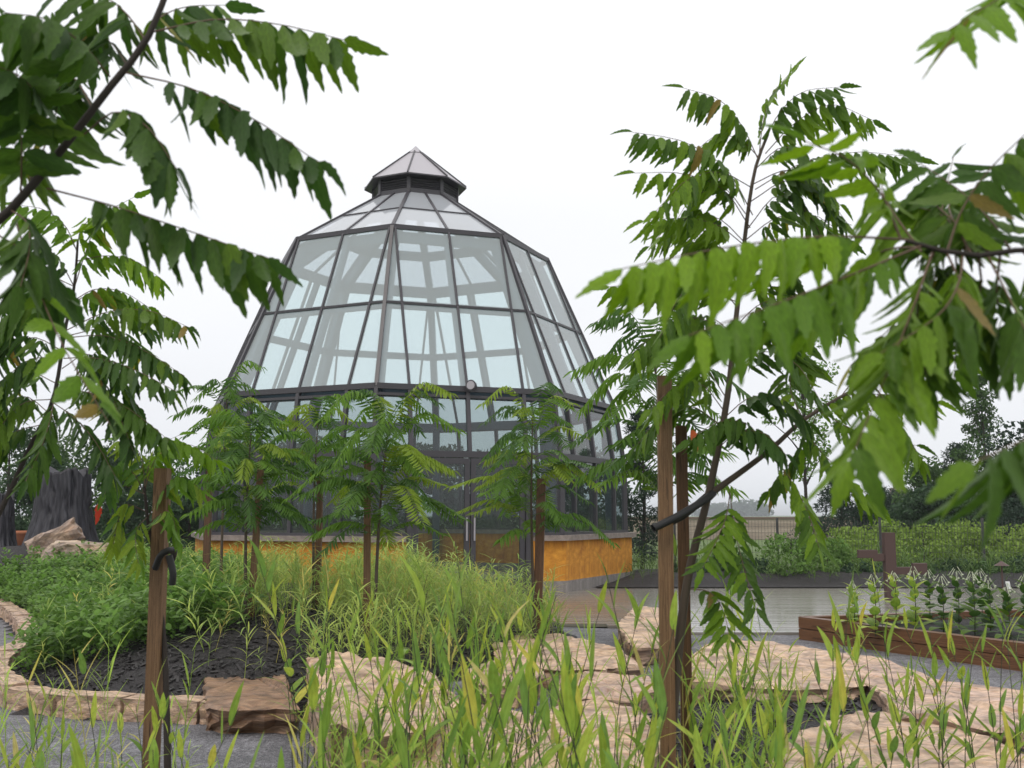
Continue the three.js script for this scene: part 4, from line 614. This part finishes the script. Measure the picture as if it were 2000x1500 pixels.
{ // wire fence
  const f = thing('wire_fence', V(1.4, 0, -25), 'dark welded wire fence behind the boardwalk', 'fence'), L = 17, H = 1.24, parts = [];
  for (let x = 0; x < L; x += 0.075) parts.push(new THREE.BoxGeometry(0.006, H, 0.006).translate(x, H / 2 + 0.03, 0));
  for (let y = 0.08; y < H; y += 0.15) parts.push(new THREE.BoxGeometry(L, 0.006, 0.006).translate(L / 2, y, 0.006));
  const w = mesh('wire_mesh', mergeGeometries(parts), M.wire, f); w.userData.kind = 'stuff';
  for (let x = 0; x <= L; x += 2.4) { const p = mesh('post', new THREE.BoxGeometry(0.05, 1.34, 0.05), M.wire, f); p.position.set(x, 0.66, -0.035); }
}
{ // long beige wall far behind
  const w = thing('long_wall', V(16, -0.05, -62), 'long low beige wall with a brown coping in the distance', 'wall'), a = mesh('wall_face', new THREE.BoxGeometry(26, 1.25, 0.4), M.beige, w); a.position.y = 0.6;
  const c = mesh('coping', new THREE.BoxGeometry(26.2, 0.1, 0.55), M.beigeTrim, w); c.position.y = 1.27;
}
{ // chimney
  const t = at(1753, 921, 130), c = thing('chimney', V(t.x, 0, -130), 'tall brown chimney stack far beyond the trees', 'chimney'), H = t.y;
  mesh('base', new THREE.CylinderGeometry(1.0, 1.15, H - 2.0, 16).translate(0, (H - 2.0) / 2, 0), M.brick, c); mesh('stack', new THREE.CylinderGeometry(0.56, 0.62, 2.1, 16).translate(0, H - 1.0, 0), M.brick, c); mesh('rim', new THREE.CylinderGeometry(0.82, 0.7, 0.16, 16).translate(0, H, 0), M.brick, c);
  mesh('arm', new THREE.BoxGeometry(3.6, 0.1, 0.1).translate(2.2, H - 0.25, 0), M.brick, c);
}
[[1455, 900, 984, 40], [1400, 960, 990, 36], [1850, 1000, 985, 40]].forEach(([px, z, ty, w], i) => broadTree(px, z, ty, w * 0.5, ['hazy distant tree above the beige wall', 'smaller hazy distant tree at the left end of the beige wall', 'hazy distant tree behind the pines'][i], G2, { lo: 0.02, n: 2600, leaf: 1.6, tr: 1.2, group: 'distant trees' }));
{ // rusty stepped signpost
  const q = at(1735, 1040, 17.2), s = thing('signpost', V(q.x, 0, -17.2), 'rusty brown post with two stepped arms beyond the planter', 'signpost');
  const post = mesh('post', new THREE.BoxGeometry(0.17, q.y, 0.14), M.steel, s); post.position.y = q.y / 2;
  const arm = (pts, y) => { const sh = new THREE.Shape(pts.map((v) => new THREE.Vector2(v[0], v[1]))), m = mesh('arm', new THREE.ExtrudeGeometry(sh, { depth: 0.08, bevelEnabled: true, bevelSize: 0.004, bevelThickness: 0.004, bevelSegments: 1 }), M.steel, s); m.position.set(0, y, -0.04); };
  arm([[-0.09, 0], [-0.28, 0], [-0.28, 0.05], [-0.5, 0.05], [-0.5, 0.17], [-0.2, 0.17], [-0.2, 0.11], [-0.09, 0.11]], q.y - 0.45); arm([[0.09, 0], [0.58, 0], [0.58, 0.17], [0.36, 0.17], [0.36, 0.11], [0.09, 0.11]], q.y - 0.66);
}
{ // path light and plant tag
  const q = at(1956, 1100, 16), s = thing('path_light', V(q.x, 0, -16), 'small bronze path light with a mushroom cap near the right edge', 'path light');
  mesh('post', new THREE.CylinderGeometry(0.014, 0.014, q.y, 8).translate(0, q.y / 2, 0), M.steel, s); mesh('cap', new THREE.ConeGeometry(0.11, 0.07, 16).translate(0, q.y, 0), M.steel, s);
  const p = at(1969, 1143, 15.6), t = mesh('plant_tag', new THREE.BoxGeometry(0.06, 0.11, 0.006), std({ color: lin(0.6, 0.62, 0.62), roughness: 0.6 })); t.position.copy(p); t.rotation.x = -0.3; const st = mesh('tag_stick', new THREE.BoxGeometry(0.01, p.y, 0.004).translate(0, -p.y / 2, -0.006), M.black, t); tag(t, 'small white plant tag beside the path light', 'tag');
}
renderer.render(scene, camera);
